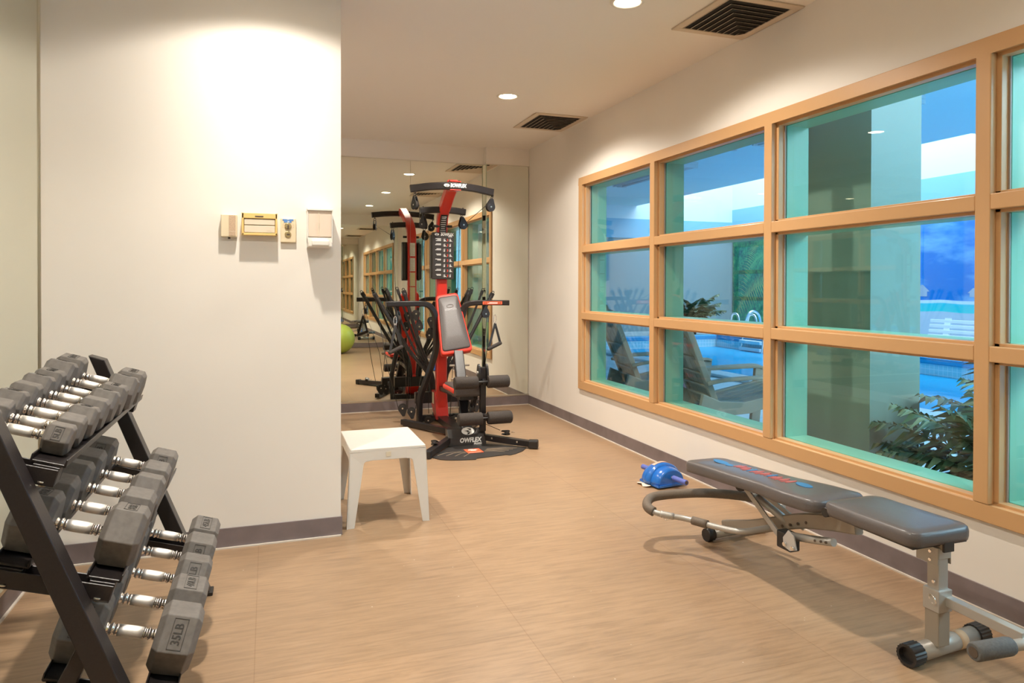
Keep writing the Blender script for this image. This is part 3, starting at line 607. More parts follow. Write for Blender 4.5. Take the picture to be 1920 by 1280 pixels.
# ------------------------------------------------------------------ palms outside the window
LEAF = nmat('areca_leaf', (.055, .105, .04), .38, noise=(9, .35, 0)); LEAF2 = nmat('areca_leaf_pale', (.22, .26, .13), .38, noise=(9, .3, 0))
STEMM = nmat('palm_stem', (.22, .20, .09), .6); POTM = nmat('planter_dark', (.05, .05, .05), .6)
def palm(cx, cy, h, n, label, seed, lw=.018, lim=None, pot=True, cat='potted palm'):
    rnd = random.Random(seed); t = empty('potted_palm', (cx, cy, 0), label, cat, 'palm plants outside the window')
    pz = .22 if pot else 0
    if pot: MB().lathe([(.12, 0), (.16, .22), (.17, .22), (.17, .25), (.15, .25)], (cx, cy, 0), n=20).build('pot', POTM, t)
    lf = [MB(), MB()]; stm = MB()
    for i in range(n):
        a = 2*pi*i/n+rnd.uniform(-.35, .35); el = rnd.uniform(.55, 1.40); L = h*rnd.uniform(.75, 1.15)
        dh = Vector((cos(a), sin(a), 0)); p = Vector((cx, cy, pz))+dh*.03; pts = []; ang = el
        for k in range(13): pts.append(p.copy()); p = p+(dh*cos(ang)+Vector((0, 0, sin(ang))))*(L/12); ang -= rnd.uniform(.04, .13)
        stm.tube(pts, [.006-.0003*k for k in range(13)], 6)
        for k in range(3, 25):
            f = k/25*12; i0 = min(int(f), 11); q = pts[i0].lerp(pts[i0+1], f-i0); tg = (pts[i0+1]-pts[i0]).normalized(); sd = tg.cross(Vector((0, 0, 1)))
            sd = sd.normalized() if sd.length > .01 else Vector((1, 0, 0)); ll = L*.36*sin(pi*min(.93, .22+k/25*.72))*rnd.uniform(.85, 1.1)
            for s in (-1, 1):
                dd = (tg*.65+sd*s+Vector((0, 0, rnd.uniform(-.35, .12)))).normalized(); wv = tg.cross(dd).cross(dd).normalized()*lw*rnd.uniform(.8, 1.2)
                m1 = q+dd*ll*.45+Vector((0, 0, .012)); e = q+dd*ll+Vector((0, 0, -ll*.22)); up_ = Vector((0, 0, .004))
                lf[rnd.random() < .3].add([q, m1+wv, e, m1-wv, m1-up_*2], [(0, 1, 4), (1, 2, 4), (2, 3, 4), (3, 0, 4)], True)
    if lim:
        for m_ in lf+[stm]:
            m_.v = [(max(v[0], lim), v[1], max(v[2], .02)) for v in m_.v]
    lf[0].build('foliage', LEAF, t); lf[1].build('pale_foliage', LEAF2, t); stm.build('stem', STEMM, t)
    return t
palm(3.86, 2.36, .82, 22, 'leafy areca palm behind the glass, lower right of the third pane column', 3, lim=W+.23)
palm(3.28, 2.26, .62, 22, 'shorter leafy palm close to the glass beside the third window post', 5, lim=W+.23)
palm(3.34, 1.50, .78, 13, 'areca palm behind the glass at the right edge of the photo', 8, lim=W+.23)
q = atY(1300, 603, 14.8)
palm(q.x, 14.9, .95, 18, 'small spiky palm on the far pool deck left of the palm mural', 21, lw=.05, pot=True)
# ================================================================== DUMBBELL RACK
TILT = radians(17)
AXD = Vector((cos(TILT), 0, -sin(TILT))); AXN = Vector((sin(TILT), 0, cos(TILT)))   # along a handle / out of a tray
def rack():
    t = empty('dumbbell_rack', (-.45, 2.38, 0), 'black three-tier steel dumbbell rack against the left mirror', 'rack')
    for Y, yy in ((1.80, 1.86), (2.93, 2.99)):
        # slanted upright: a rectangular steel tube, foot at the front, top leaning back
        p0, p1 = Vector((-.558+.0, 0, .895)), Vector((-.361, 0, .386)); d = (p1-p0)
        e0 = p0-d*.06; e1 = p0+d*(p0.z/-d.z)
        mb = MB(); wd = .052
        for a, b in ((e0, e1),):
            q = [(a.x-wd, a.z+.018), (a.x, a.z-.0), (b.x, .012), (b.x-wd-.006, .012)]
            mb.add([(x, y, z) for y in (Y, yy) for x, z in q], [(0,1,2,3),(7,6,5,4),(0,4,5,1),(1,5,6,2),(2,6,7,3),(3,7,4,0)])
        mb.build('upright', BLACK, t, bevel=.003)
        rl = MB(); y0 = Y+.014; y1 = yy-.014
        a = p0+d*(.50/ .509); 
        q = [(-.392, .415), (-.362, .395), (-.560, .012), (-.598, .012)]
        rl.add([(x, y, z) for y in (y0, y1) for x, z in q], [(0,1,2,3),(7,6,5,4),(0,4,5,1),(1,5,6,2),(2,6,7,3),(3,7,4,0)]); rl.build('rear_leg', BLACK, t, bevel=.003)
        for xx in (e1.x-.035, -.582): MB().box((xx-.045, Y-.002, 0), (xx+.045, yy+.002, .014)).build('foot', BLACKP, t, bevel=.003)
    MB().bar((-.585, 1.86, .045), (-.585, 2.93, .045), .03, .03).build('rear_crossbar', BLACK, t, bevel=.002)
    for bx, bz, sp, hw in ((-.566, .820, .092, .12), (-.459, .538, .098, .125), (-.351, .251, .110, .135)):
        base = Vector((bx, 0, bz)); tr_ = MB()
        def P(s, n, y): v = base+AXD*s+AXN*n; return Vector((v.x, y, v.z))
        def pbox(s0, s1, n0, n1, y0, y1): tr_.add([P(s, n, y) for y in (y0, y1) for s, n in ((s0,n0),(s1,n0),(s1,n1),(s0,n1))], [(0,1,2,3),(7,6,5,4),(0,4,5,1),(1,5,6,2),(2,6,7,3),(3,7,4,0)])
        for y0, y1, o in ((1.862, 1.915, 1), (2.875, 2.928, -1)):       # end channels (bottom web, two flanges)
            pbox(-hw, hw, -.052, -.048, y0, y1); pbox(-hw, hw, -.048, -.012, y0, y0+.004); pbox(-hw, hw, -.048, -.012, y1-.004, y1)
            for s in (-sp, sp): pbox(s-.028, s+.028, -.048, -.008, y0+.006, y1-.006)
        for s in (-sp, sp):                                # two saddle rails with raised lips
            pbox(s-.034, s+.034, -.007, -.001, 1.875, 2.915); pbox(s-.038, s-.034, -.007, .012, 1.875, 2.915); pbox(s+.034, s+.038, -.007, .012, 1.875, 2.915)
        tr_.build('tray', BLACK, t, bevel=.0012, seg=1)
        bl = MB()
        for s in (-sp, sp):
            c = P(s, -.052, 1.89); bl.cyl(c, c-AXN*.010, .008, 8)
            c = P(s-.0, -.047, 1.868); bl.cyl(c, c+AXN*.004, .009, 12)
        bl.build('tray_bolts', ALU, t)
rack()

def dumbbell(idx, c, af, hl, gl, roll, txt, label, group, gr=.0145):
    """af: across flats, hl: head length, gl: exposed handle length, roll: turn about its own axis"""
    t = empty('dumbbell', c, label, 'dumbbell', group, (0, TILT, 0))
    Mt = Matrix.Translation(c)@Matrix.Rotation(TILT, 4, 'Y')
    h = gl/2
    prof = [(gr*.98, -h-.004), (gr*.98, -h+.004), (gr*.80, -h+.006), (gr*.80, -h*.80), (gr*1.06, -h*.78), (gr*1.06, -h*.70), (gr*.84, -h*.68), (gr*.86, -h*.60), (gr*1.0, -h*.58), (gr*1.0, -h*.53), (gr*.9, -h*.52)]
    mid = [(gr*1.0, -h*.50), (gr*1.06, -h*.2), (gr*1.06, h*.2), (gr*1.0, h*.50)]
    q = prof+[(gr*1.0, -h*.50)]
    for part in (q, [(r, -z) for r, z in reversed(q)]):
        m = MB().lathe(part, (0, 0, 0), (1, 0, 0), 20); m.v = [tuple(Mt@Vector(v)) for v in m.v]; o = m.build('handle_collar', CHROME, t)
    m = MB().lathe(mid, (0, 0, 0), (1, 0, 0), 24); m.v = [tuple(Mt@Vector(v)) for v in m.v]; m.build('handle_grip', KNURL, t)
    R = af/2/cos(pi/6)
    for s in (-1, 1):
        m = MB(); x0 = s*h; ln = hl; ch = af*.10
        rings = [(0, R*.80), (ch, R), (ln-ch, R), (ln, R*.78)]
        vs = [Vector((x0+s*a, r*cos(roll+pi/6+k*pi/3), r*sin(roll+pi/6+k*pi/3))) for a, r in rings for k in range(6)]
        m.add([Mt@v for v in vs], [tuple(range(5, -1, -1)), tuple(range(18, 24))]+[(i*6+k, i*6+(k+1) % 6, (i+1)*6+(k+1) % 6, (i+1)*6+k) for i in range(3) for k in range(6)])
        hd = m.build('weight_head', RUBBER, t, bevel=.0022, seg=2)
        if txt:
            # moulded label on the flat that faces up and to the front
            for ang in ([pi+roll] if idx != 'two' else [pi+roll, pi+roll-pi/3]):
                best = min(range(6), key=lambda k: abs(((roll+k*pi/3-radians(txt[1])+pi) % (2*pi))-pi)); an = roll+best*pi/3
            n_l = Vector((0, cos(an), sin(an))); tx = Vector((0, -sin(an), cos(an)))
            if tx.z < 0: tx = -tx
            ctr = Vector((x0+s*(ln*.5), 0, 0))+n_l*(af/2)
            xw = (Mt.to_3x3()@tx); yw = Mt.to_3x3()@Vector((-1, 0, 0)); zz = xw.cross(yw)
            if zz.dot(Mt.to_3x3()@n_l) < 0: yw = -yw
            fm = frame(Mt@(ctr+n_l*.0004), xw, yw); sz = min(ln*.50, R*.84*.88/(.66*len(txt[0]))/.82)
            ww = R*.84; hh = sz*1.15; text('weight_lettering', txt[0], sz, RUBBER_D, hd, fm, .0007, sx=min(1.0, ww*.88/(sz*.66*len(txt[0]))), bold=.0004)
            lw = .0012; rc = MB()
            for a0, b0, a1, b1 in ((-ww/2, -hh/2, ww/2, -hh/2+lw), (-ww/2, hh/2-lw, ww/2, hh/2), (-ww/2, -hh/2, -ww/2+lw*1.6, hh/2), (ww/2-lw, -hh/2, ww/2, hh/2)):
                rc.box((a0, b0, -.0004), (a1, b1, .0008), fm)
            rc.build('label_border', RUBBER_D, hd)
def place(row, base, items, group, gl, gr):
    for i, (Y, af, hl, rl, txt, label) in enumerate(items):
        c = Vector((base[0], 0, base[1]))+AXN*(af/2+.0015); dumbbell(i, Vector((c.x, Y, c.z)), af, hl, gl, radians(rl+30), txt, label, group, gr)
A = 90
top = [(1.955, .070, .060, 0, ('5LB', 150), 'smallest rubber hex dumbbell marked 5LB, nearest on the top tier'),
       (2.050, .074, .062, 14, None, 'small rubber hex dumbbell on the top tier, right behind the 5LB one'),
       (2.150, .084, .068, -6, ('8LB', 90), 'rubber hex dumbbell on top tier, third from the near end'),
       (2.262, .088, .070, 0, None, 'rubber hex dumbbell on top tier, fourth from the near end'),
       (2.372, .096, .074, -8, ('10LB', 90), 'rubber hex dumbbell on top tier, fourth from the far end'),
       (2.488, .098, .076, 0, ('10LB', 90), 'rubber hex dumbbell on top tier, third from the far end'),
       (2.612, .112, .084, -8, ('15LB', 90), 'large rubber hex dumbbell on top tier, second from the far end'),
       (2.745, .114, .086, 4, ('15LB', 90), 'large rubber hex dumbbell at the far end of the top tier')]
mid = [(1.978, .136, .092, -4, ('25LB', 90), 'big rubber hex dumbbell marked 25LB, nearest on the middle tier'),
       (2.140, .130, .086, 4, None, 'rubber hex dumbbell on middle tier, second from the near end'),
       (2.305, .132, .088, -6, None, 'rubber hex dumbbell in the centre of the middle tier'),
       (2.478, .124, .084, 8, None, 'rubber hex dumbbell on middle tier, second from the far end'),
       (2.660, .124, .084, 4, ('20LB', 150), 'rubber hex dumbbell at the far end of the middle tier')]
bot = [(1.985, .150, .102, 0, ('35LB', 150), 'biggest rubber hex dumbbell marked 35LB, nearest on the bottom tier'),
       (2.168, .148, .100, 6, ('40LB', 90), 'rubber hex dumbbell on bottom tier, right behind the 35LB one'),
       (2.352, .146, .098, -6, ('40LB', 150), 'rubber hex dumbbell in the centre of the bottom tier'),
       (2.540, .146, .098, 4, ('45LB', 150), 'rubber hex dumbbell on bottom tier, second from the far end'),
       (2.712, .146, .098, 14, ('45LB', 90), 'rubber hex dumbbell at the far end of the bottom tier')]
place(0, (-.566, .820), top, 'hex dumbbells on the top tier', .104, .0118)
place(1, (-.459, .538), mid, 'hex dumbbells on the middle tier', .108, .0134)
place(2, (-.351, .251), bot, 'hex dumbbells on the bottom tier', .118, .0140)

# ================================================================== WHITE SIDE TABLE
def side_table():
    x0, x1, y0, y1, z = .386, .766, 3.530, 4.010, .388
    t = empty('side_table', ((x0+x1)/2, (y0+y1)/2, 0), 'square white plastic side table on the floor beside the wall corner', 'table')
    n = 12; vs = []; fs = []     # top dishes down slightly towards its middle, four faint facets
    for i in range(n+1):
        for j in range(n+1):
            u, v = i/n*2-1, j/n*2-1; dz = -.007*(1-max(abs(u), abs(v)))
            vs.append((x0+(x1-x0)*i/n, y0+(y1-y0)*j/n, z+dz))
    for i in range(n):
        for j in range(n): a = i*(n+1)+j; fs.append((a, a+n+1, a+n+2, a+1))
    k = len(vs); vs += [(x0,y0,z-.018),(x1,y0,z-.018),(x1,y1,z-.018),(x0,y1,z-.018)]
    tp = MB(); tp.add(vs, fs)
    e = [[i*(n+1) for i in range(n+1)], [n*(n+1)+j for j in range(n+1)], [i*(n+1)+n for i in range(n, -1, -1)], [j for j in range(n, -1, -1)]]
    tp.f += [tuple(reversed(e[0]))+(k, k+1), tuple(reversed(e[1]))+(k+1, k+2), tuple(reversed(e[2]))+(k+2, k+3), tuple(reversed(e[3]))+(k+3, k), (k, k+3, k+2, k+1)]; tp.sm += [False]*5
    tp.build('tabletop', PLW, t, bevel=.004)
    ap = MB(); th = .006; d = .052
    def side(a, b, zt, drop):       # apron panel with rounded lower edge to the legs
        ap.bar((a[0], a[1], zt-drop/2), (b[0], b[1], zt-drop/2), th, drop)
    i = .0032
    for a, b in (((x0+i, y0+i), (x1-i, y0+i)), ((x0+i, y1-i), (x1-i, y1-i)), ((x0+i, y0+i), (x0+i, y1-i)), ((x1-i, y0+i), (x1-i, y1-i))): side(a, b, z-.010, d)
    ap.build('apron', PLW, t, bevel=.002)
    lab = MB().box(((x0+x1)/2-.012, y0-.0012, z-.046), ((x0+x1)/2+.012, y0+.003, z-.022)).build('worn_sticker', nmat('worn_sticker_tan', (.66, .58, .44), .6), t)
    for sx in (0, 1):
        for sy in (0, 1):
            X = (x0, x1)[sx]; Y = (y0, y1)[sy]; dx = (1, -1)[sx]; dy = (1, -1)[sy]; out = .017
            lg = MB(); zt = z-.012; th = .0055
            a = Vector((X, Y, zt)); b = Vector((X-dx*out, Y-dy*out, 0))
            def plate(ux, w0, w1, wf, tv):
                ux = Vector(ux); tv = Vector(tv)*th; sh = -.052*Vector((0, 0, 1))
                def pt(w, h): return a+ux*w+Vector((0, 0, -h))
                q = [a, pt(.100, 0), pt(.100, .0515), pt(w0, .053), pt(w1+.003, .060), pt(w1-.001, .074), b+ux*wf, b]; n_ = len(q)
                lg.add(q+[p+tv for p in q], [tuple(range(n_)), tuple(range(2*n_-1, n_-1, -1))]+[(k, (k+1) % n_, n_+(k+1) % n_, n_+k) for k in range(n_)])
            plate((dx, 0, 0), .078, .066, .036, (0, dy, 0)); plate((0, dy, 0), .078, .066, .036, (dx, 0, 0))
            lg.build('leg', PLW, t, bevel=.0018)
side_table()

# ================================================================== THINGS ON THE STUB WALL
BEIGE = nmat('beige_plastic', (.78, .66, .46), .45); BEIGEL = nmat('flap_plastic', (.74, .64, .50), .4); AMBER = nmat('aged_yellow_plastic', (.80, .55, .20), .4); TANG = nmat('tan_grille', (.56, .40, .27), .6, noise=(300, .2, .2))
DARKS = nmat('dark_slot', (.10, .07, .05), .6); BRASS = nmat('brass', (.62, .50, .28), .3, .9); BLUEL = nmat('blue_label', (.10, .26, .62), .45); CLEARP = nmat('smoky_clear_plastic', (.80, .66, .54), .18); WPL = nmat('dispenser_white', (.86, .82, .76), .3)
t = empty('wall_thermostat', (-.165, S, 1.47), 'small beige wall box with tan grille, leftmost of the wall fixtures', 'thermostat')
MB().box((-.199, S-.032, 1.422), (-.131, S-.0005, 1.524)).build('body', BEIGE, t, bevel=.003)
MB().box((-.165, S-.034, 1.428), (-.137, S-.031, 1.520)).build('grille', TANG, t); MB().box((-.1655, S-.0345, 1.446), (-.137, S-.0335, 1.4475)).build('grille_line', BEIGEL, t)
MB().box((-.170, S-.018, 1.414), (-.160, S-.010, 1.422)).build('lever', DARKS, t)
t = empty('air_conditioner_control', (-.035, S, 1.48), 'wide control box with yellowed frame and two beige flaps on the wall', 'control panel')
x0, x1, z0, z1 = -.110, .042, 1.432, 1.532
mb = MB(); mb.box((x0, S-.030, z0), (x1, S-.0005, z1)); mb.box((x0, S-.047, z1-.024), (x1, S-.03, z1)); mb.box((x0, S-.047, z0), (x1, S-.03, z0+.010)); mb.box((x0, S-.047, z0), (x0+.008, S-.03, z1)); mb.box((x1-.008, S-.047, z0), (x1, S-.03, z1)); mb.build('frame', AMBER, t, bevel=.0015)
MB().box((x0+.010, S-.044, z0+.047), (x1-.010, S-.03, z1-.027)).build('flap', BEIGEL, t, bevel=.0015)
MB().box((x0+.010, S-.044, z0+.012), (x1-.010, S-.03, z0+.0435)).build('flap', BEIGEL, t, bevel=.0015)
MB().box((x0+.056, S-.0478, z1-.018), (x0+.092, S-.046, z1-.012)).build('display_slot', DARKS, t)
MB().box((x1-.046, S-.0446, z0+.020), (x1-.024, S-.0438, z0+.0212)).build('maker_mark', TANG, t)
t = empty('key_switch', (.091, S, 1.46), 'beige wall plate with blue label and key switch left of the dispenser', 'switch')
MB().box((.057, S-.014, 1.403), (.126, S-.0005, 1.516)).build('plate', BEIGE, t, bevel=.003)
mb = MB(); mb.box((.066, S-.0152, 1.505), (.114, S-.0138, 1.512)); mb.box((.072, S-.0152, 1.496), (.106, S-.0138, 1.505)); mb.build('blue_sticker', BLUEL, t)
mb = MB(); mb.box((.088, S-.0158, 1.499), (.0905, S-.0150, 1.503)); mb.box((.0915, S-.0158, 1.499), (.096, S-.0150, 1.503)); mb.box((.086, S-.0158, 1.5085), (.096, S-.0150, 1.5100)); mb.build('sticker_print', WHITE, t)
MB().lathe([(.0155, 0), (.0155, .004), (.013, .006)], (.090, S-.0138, 1.480), (0, -1, 0), 24).build('switch_ring', BRASS, t)
MB().box((.0875, S-.030, 1.464), (.0945, S-.0138, 1.484)).build('switch_lever', DARKS, t, bevel=.002)
MB().lathe([(.0145, 0), (.0145, .003), (.0125, .004)], (.090, S-.0138, 1.441), (0, -1, 0), 24).build('key_ring', BRASS, t)
MB().box((.084, S-.019, 1.436), (.098, S-.0178, 1.443)).build('key_slot', DARKS, t)
mk = MB()
for sx in (-.024, .021):
    for k in range(3): mk.box((.090+sx, S-.0146, 1.488-.0075*k), (.090+sx+.005, S-.0138, 1.4892-.0075*k))
mk.build('printed_marks', TANG, t)
t = empty('soap_dispenser', (.230, S, 1.47), 'white wall dispenser with see-through front nearest the wall corner', 'dispenser')
x0, x1 = .174, .286
mb = MB(); mb.box((x0, S-.014, 1.379), (x1, S-.0005, 1.560)); mb.box((x0-.002, S-.092, 1.549), (x1+.002, S-.0005, 1.560)); mb.box((x0, S-.088, 1.400), (x0+.004, S-.014, 1.55)); mb.box((x1-.004, S-.088, 1.400), (x1, S-.014, 1.55)); mb.build('housing', WPL, t, bevel=.003)
MB().box((x0+.004, S-.086, 1.428), (x1-.004, S-.015, 1.549)).build('tank_window', CLEARP, t, bevel=.003)
MB().box((x0+.048, S-.088, 1.435), (x0+.052, S-.086, 1.549)).build('window_rib', BEIGEL, t)
mb = MB(); mb.box((x0, S-.084, 1.381), (x1, S-.014, 1.427)); mb.build('base', WPL, t, bevel=.005)
MB().box((x0+.018, S-.104, 1.385), (x1-.016, S-.084, 1.413)).build('push_lever', WPL, t, bevel=.006)

# ================================================================== EXERCISE BALL AND AB WHEEL
BALL = nmat('ball_green', (.50, .62, .10), .35)
c = Vector((1.22, .66, .262)); m = MB(); n = 64; vs = []; mm = 48
for i in range(mm+1):
    th = pi*i/mm; rr = .262-(.0025 if (i % 4 == 0 and 6 < i < 42) else 0)
    for k in range(n): vs.append(c+Vector((rr*cos(th), rr*sin(th)*cos(2*pi*k/n), rr*sin(th)*sin(2*pi*k/n))))
m.add(vs, [(i*n+k, (i+1)*n+k, (i+1)*n+(k+1) % n, i*n+(k+1) % n) for i in range(mm) for k in range(n)], True)
o = m.build('exercise_ball', BALL); tag(o, 'large green exercise ball on the floor, seen in the mirror at the wall corner', 'exercise ball')

BLUE = nmat('ab_wheel_blue', (.015, .155, .58), .22, coat=.5); BLUEF = nmat('grip_blue_foam', (.12, .16, .52), .6)
t = empty('ab_wheel', (2.27, 3.84, 0), 'blue plastic ab exerciser with two handles on the floor by the window wall', 'ab exerciser')
ctr = atZ(1243, 892, .05); ctr.z = 0
ax = atZ(1291, 903, .062)-atZ(1200, 869, .062); ax.z = 0; ax.normalize(); fw = Vector((-ax.y, ax.x, 0))
# half-round housing: two broad outer shells and a raised centre band
def shell(s0, s1, r0, r1, zo):
    mb = MB(); n = 20; rows = [(s0, r0*.90), (s0+(s1-s0)*.16, r0), (s0+(s1-s0)*.84, r1), (s1, r1*.90)]; vs = []
    for s, r in rows:
        for k in range(n+1):
            a = pi*k/n; vs.append(ctr+ax*s+fw*(-cos(a)*r)+Vector((0, 0, zo+sin(a)*r*.88)))
    k = n+1; fs = [(i*k+j, i*k+j+1, (i+1)*k+j+1, (i+1)*k+j) for i in range(3) for j in range(n)]
    mb.add(vs, fs, True); mb.add(vs[:k], [tuple(range(k))]); mb.add(vs[-k:], [tuple(range(k-1, -1, -1))])
    mb.add([vs[i*k] for i in range(4)]+[vs[i*k+n] for i in range(4)], [(0, 1, 5, 4), (1, 2, 6, 5), (2, 3, 7, 6)])
    return mb
shell(-.085, -.008, .105, .118, .022).build('housing_half', BLUE, t); shell(.002, .085, .112, .100, .022).build('housing_half', BLUE, t); shell(-.030, .022, .124, .124, .022).build('centre_band', BLUE, t)
mb = MB(); mb.bar(ctr-ax*.088-fw*.10+Vector((0, 0, .017)), ctr-ax*.088+fw*.10+Vector((0, 0, .017)), .012, .012); mb.bar(ctr+ax*.088-fw*.10+Vector((0, 0, .017)), ctr+ax*.088+fw*.10+Vector((0, 0, .017)), .012, .012); mb.bar(ctr-ax*.09-fw*.10+Vector((0, 0, .017)), ctr+ax*.09-fw*.10+Vector((0, 0, .017)), .012, .012); mb.build('base_rim', BLUE, t)
for s, L in ((1, .215), (-1, .20)):
    e = ctr+Vector((0, 0, .062))
    MB().cyl(e+ax*s*.06, e+ax*s*.105, .009, 14).build('axle', CHROME, t); hb = MB().cyl(e+ax*s*.10, e+ax*s*L, .0155, 18); hb.build('handle', BLUEF, t, bevel=.001)
    MB().cyl(e+ax*s*(L-.004), e+ax*s*(L+.0008), .010, 14).build('handle_bore', DARKS, t)
for s in (-.045, .045): MB().cyl(ctr+ax*(s-.014)+Vector((0, 0, .030)), ctr+ax*(s+.014)+Vector((0, 0, .030)), .030, 24).build('wheel', BLACKP, t)
# torn paper sticker under its front edge
pp = MB(); q0 = ctr-fw*.118; pts = [(-.10, .0), (-.07, -.022), (-.035, -.016), (-.01, -.028), (.02, -.02), (.035, .0), (.0, .02), (-.06, .03)]
pp.add([q0+ax*a+fw*b+Vector((0, 0, .003+.006*(k % 3))) for k, (a, b) in enumerate(pts)]+[q0+ax*a+fw*b+Vector((0, 0, .002+.006*(k % 3))) for k, (a, b) in enumerate(pts)], [tuple(range(8)), tuple(range(15, 7, -1))]+[(k, (k+1) % 8, 8+(k+1) % 8, 8+k) for k in range(8)]); pp.build('torn_sticker', nmat('torn_paper', (.78, .66, .55), .8), t)
mb = MB(); vs = []
for s in (-.032, -.008):
    for k in range(9): a = radians(62+6*k); vs.append(ctr+ax*s+fw*(-cos(a)*.1255)+Vector((0, 0, .022+sin(a)*.1255*.88)))
mb.add(vs, [(k, k+1, 10+k, 9+k) for k in range(8)]); mb.build('faded_label', nmat('faded_pink_label', (.72, .46, .36), .6), t)
# ================================================================== FLAT BENCH
SILV = nmat('silver_paint', (.46, .435, .40), .36, .35); SILV2 = nmat('bench_grey_paint', (.36, .31, .25), .45, .2)
BVIN = nmat('bench_vinyl', (.125, .112, .112), .30, noise=(260, .06, .12)); HFOAM = nmat('hoop_foam', (.16, .125, .095), .7, noise=(160, .1, .2)); GFOAM = nmat('grey_foam', (.12, .12, .12), .8, noise=(150, .15, .3))
bn = empty('weight_bench', (2.02, 2.2, 0), 'grey weight bench with two black padded cushions under the window', 'exercise bench')
def pad(name, pts_top, th, mat, parent, bev=.02, under=True):
    """cushion: outline (x, y, z) around; rounded over the top edge"""
    P = [Vector(p) for p in pts_top]; n = len(P); c = sum(P, Vector())/n
    lv = [(1.0, -th), (1.03, -th*.72), (1.035, -th*.40), (1.0, -th*.12), (.93, 0), (.80, .004), (.45, .008)]
    vs = []; fs = []
    for s, dz in lv:
        for p in P: q = c+(p-c)*1.0; d = (p-c); off = (s-1.0)*.10; q = p+Vector((d.x, d.y, 0)).normalized()*(off if s >= .9 else 0); q = q if s >= .9 else c+(p-c)*s; vs.append(q+Vector((0, 0, dz)))
    for i in range(len(lv)-1):
        for k in range(n): fs.append((i*n+k, i*n+(k+1) % n, (i+1)*n+(k+1) % n, (i+1)*n+k))
    m = MB(); m.add(vs, fs, True); m.add(vs[:n], [tuple(range(n-1, -1, -1))]); b = len(m.v); m.v.append(tuple(c+Vector((0, 0, .008)))); o = (len(lv)-1)*n
    m.f += [(o+k, o+(k+1) % n, b) for k in range(n)]; m.sm += [True]*n
    ob = m.build(name, mat, parent); return ob
def outline(x0, x1, w0, w1, y0, y1, z0, z1, rc, n=6, waist=None):
    """rounded trapezoid in plan from y0 (half width w0) to y1 (half width w1) about the line x0->x1"""
    cs = [(1, 0), (1, 1), (-1, 1), (-1, 0)]; out = []
    def wid(t):
        if waist: 
            k = min(1, max(0, (t-waist[0])/(waist[1]-waist[0]))); k = k*k*(3-2*k); return w0+(w1-w0)*k
        return w0+(w1-w0)*t
    L = abs(y1-y0)
    def pt(s, t): return (s, t)
    res = []
    ts = [i/24 for i in range(25)]; rt = rc/L
    def edge(t):   # half-width with rounded ends
        w = wid(t); r = rc
        if t < rt: return w-r+sqrt(max(0, r*r-(r-t*L)**2))
        if t > 1-rt: return w-r+sqrt(max(0, r*r-(r-(1-t)*L)**2))
        return w
    tt = [rt*(1-cos(pi/2*i/n)) for i in range(n+1)]+[rt+(1-2*rt)*i/14 for i in range(1, 14)]+[1-rt*(1-cos(pi/2*(n-i)/n)) for i in range(n+1)]
    for t in tt: res.append((x0+(x1-x0)*t+edge(t), y0+(y1-y0)*t, z0+(z1-z0)*t))
    for t in reversed(tt): res.append((x0+(x1-x0)*t-edge(t), y0+(y1-y0)*t, z0+(z1-z0)*t))
    return res
pad('seat_pad', outline(2.015, 2.010, .128, .125, 1.625, 2.005, .435, .430, .04), .045, BVIN, bn)
bp_ = pad('back_pad', outline(2.005, 1.975, .132, .108, 2.035, 2.875, .418, .372, .05, waist=(.18, .42)), .045, BVIN, bn)
# worn red and blue print on the back pad
RP = nmat('worn_red_print', (.50, .13, .12), .45); BPp = nmat('worn_blue_print', (.05, .20, .42), .4)
def pz(y): return .418+(.372-.418)*(y-2.035)/.84+.0095
rnd = random.Random(4); mr_, mb_ = MB(), MB()
def blob(mb, x, y, rx, ry, sk=0): mb.add([(x+rx*cos(a)+sk*sin(a)*ry, y+ry*sin(a), pz(y)+.0006) for a in [2*pi*k/18 for k in range(18)]]+[(x+rx*cos(a)+sk*sin(a)*ry, y+ry*sin(a), pz(y)-.002) for a in [2*pi*k/18 for k in range(18)]], [tuple(range(18)), tuple(range(35, 17, -1))]+[(k, (k+1) % 18, 18+(k+1) % 18, 18+k) for k in range(18)])
blob(mb_, 2.005, 2.225, .022, .040); blob(mb_, 1.985, 2.735, .022, .050); blob(mb_, 1.975, 2.66, .016, .020)
for k in range(9):
    y = 2.29+k*.040; blob(mr_ if k not in (3, 6) else mb_, 2.0+rnd.uniform(-.006, .006), y, .030, .0075, .35); blob(mr_, 1.99+rnd.uniform(-.01, .01), y+.018, .022, .005, -.6)
mr_.build('red_print', RP, bp_); mb_.build('blue_print', BPp, bp_)
# staples skirt / under board
for z0, z1, y0, y1, w in ((.386, .386, 1.64, 1.99, .115),): MB().box((2.015-w, y0, .380), (2.015+w, y1, .391)).build('seat_board', BLACKP, bn)
# front support
fs_ = MB(); fs_.bar((2.035, 1.665, .055), (2.035, 1.665, .215), .050, .050, upv=(0, 1, 0)); fs_.build('post_sleeve', SILV2, bn, bevel=.003)
MB().bar((2.035, 1.665, .20), (2.035, 1.665, .368), .042, .042, upv=(0, 1, 0)).build('post', SILV, bn, bevel=.003)
MB().bar((2.035, 1.665, .335), (2.035, 1.665, .372), .052, .052, upv=(0, 1, 0)).box((2.006, 1.64, .315), (2.010, 1.72, .372)).box((2.060, 1.64, .315), (2.064, 1.72, .372)).build('seat_bracket', SILV, bn, bevel=.002)
MB().bar((2.035, 1.63, .381), (2.02, 2.05, .352), .040, .030).build('seat_rail', SILV2, bn, bevel=.003)
MB().box((2.013, 1.624, .362), (2.057, 1.632, .400)).build('rail_cap', BLACKP, bn, bevel=.002)
MB().bar((2.035, 1.665, .165), (2.035, 1.665, .235), .058, .058, upv=(0, 1, 0)).build('collar', SILV, bn, bevel=.002)
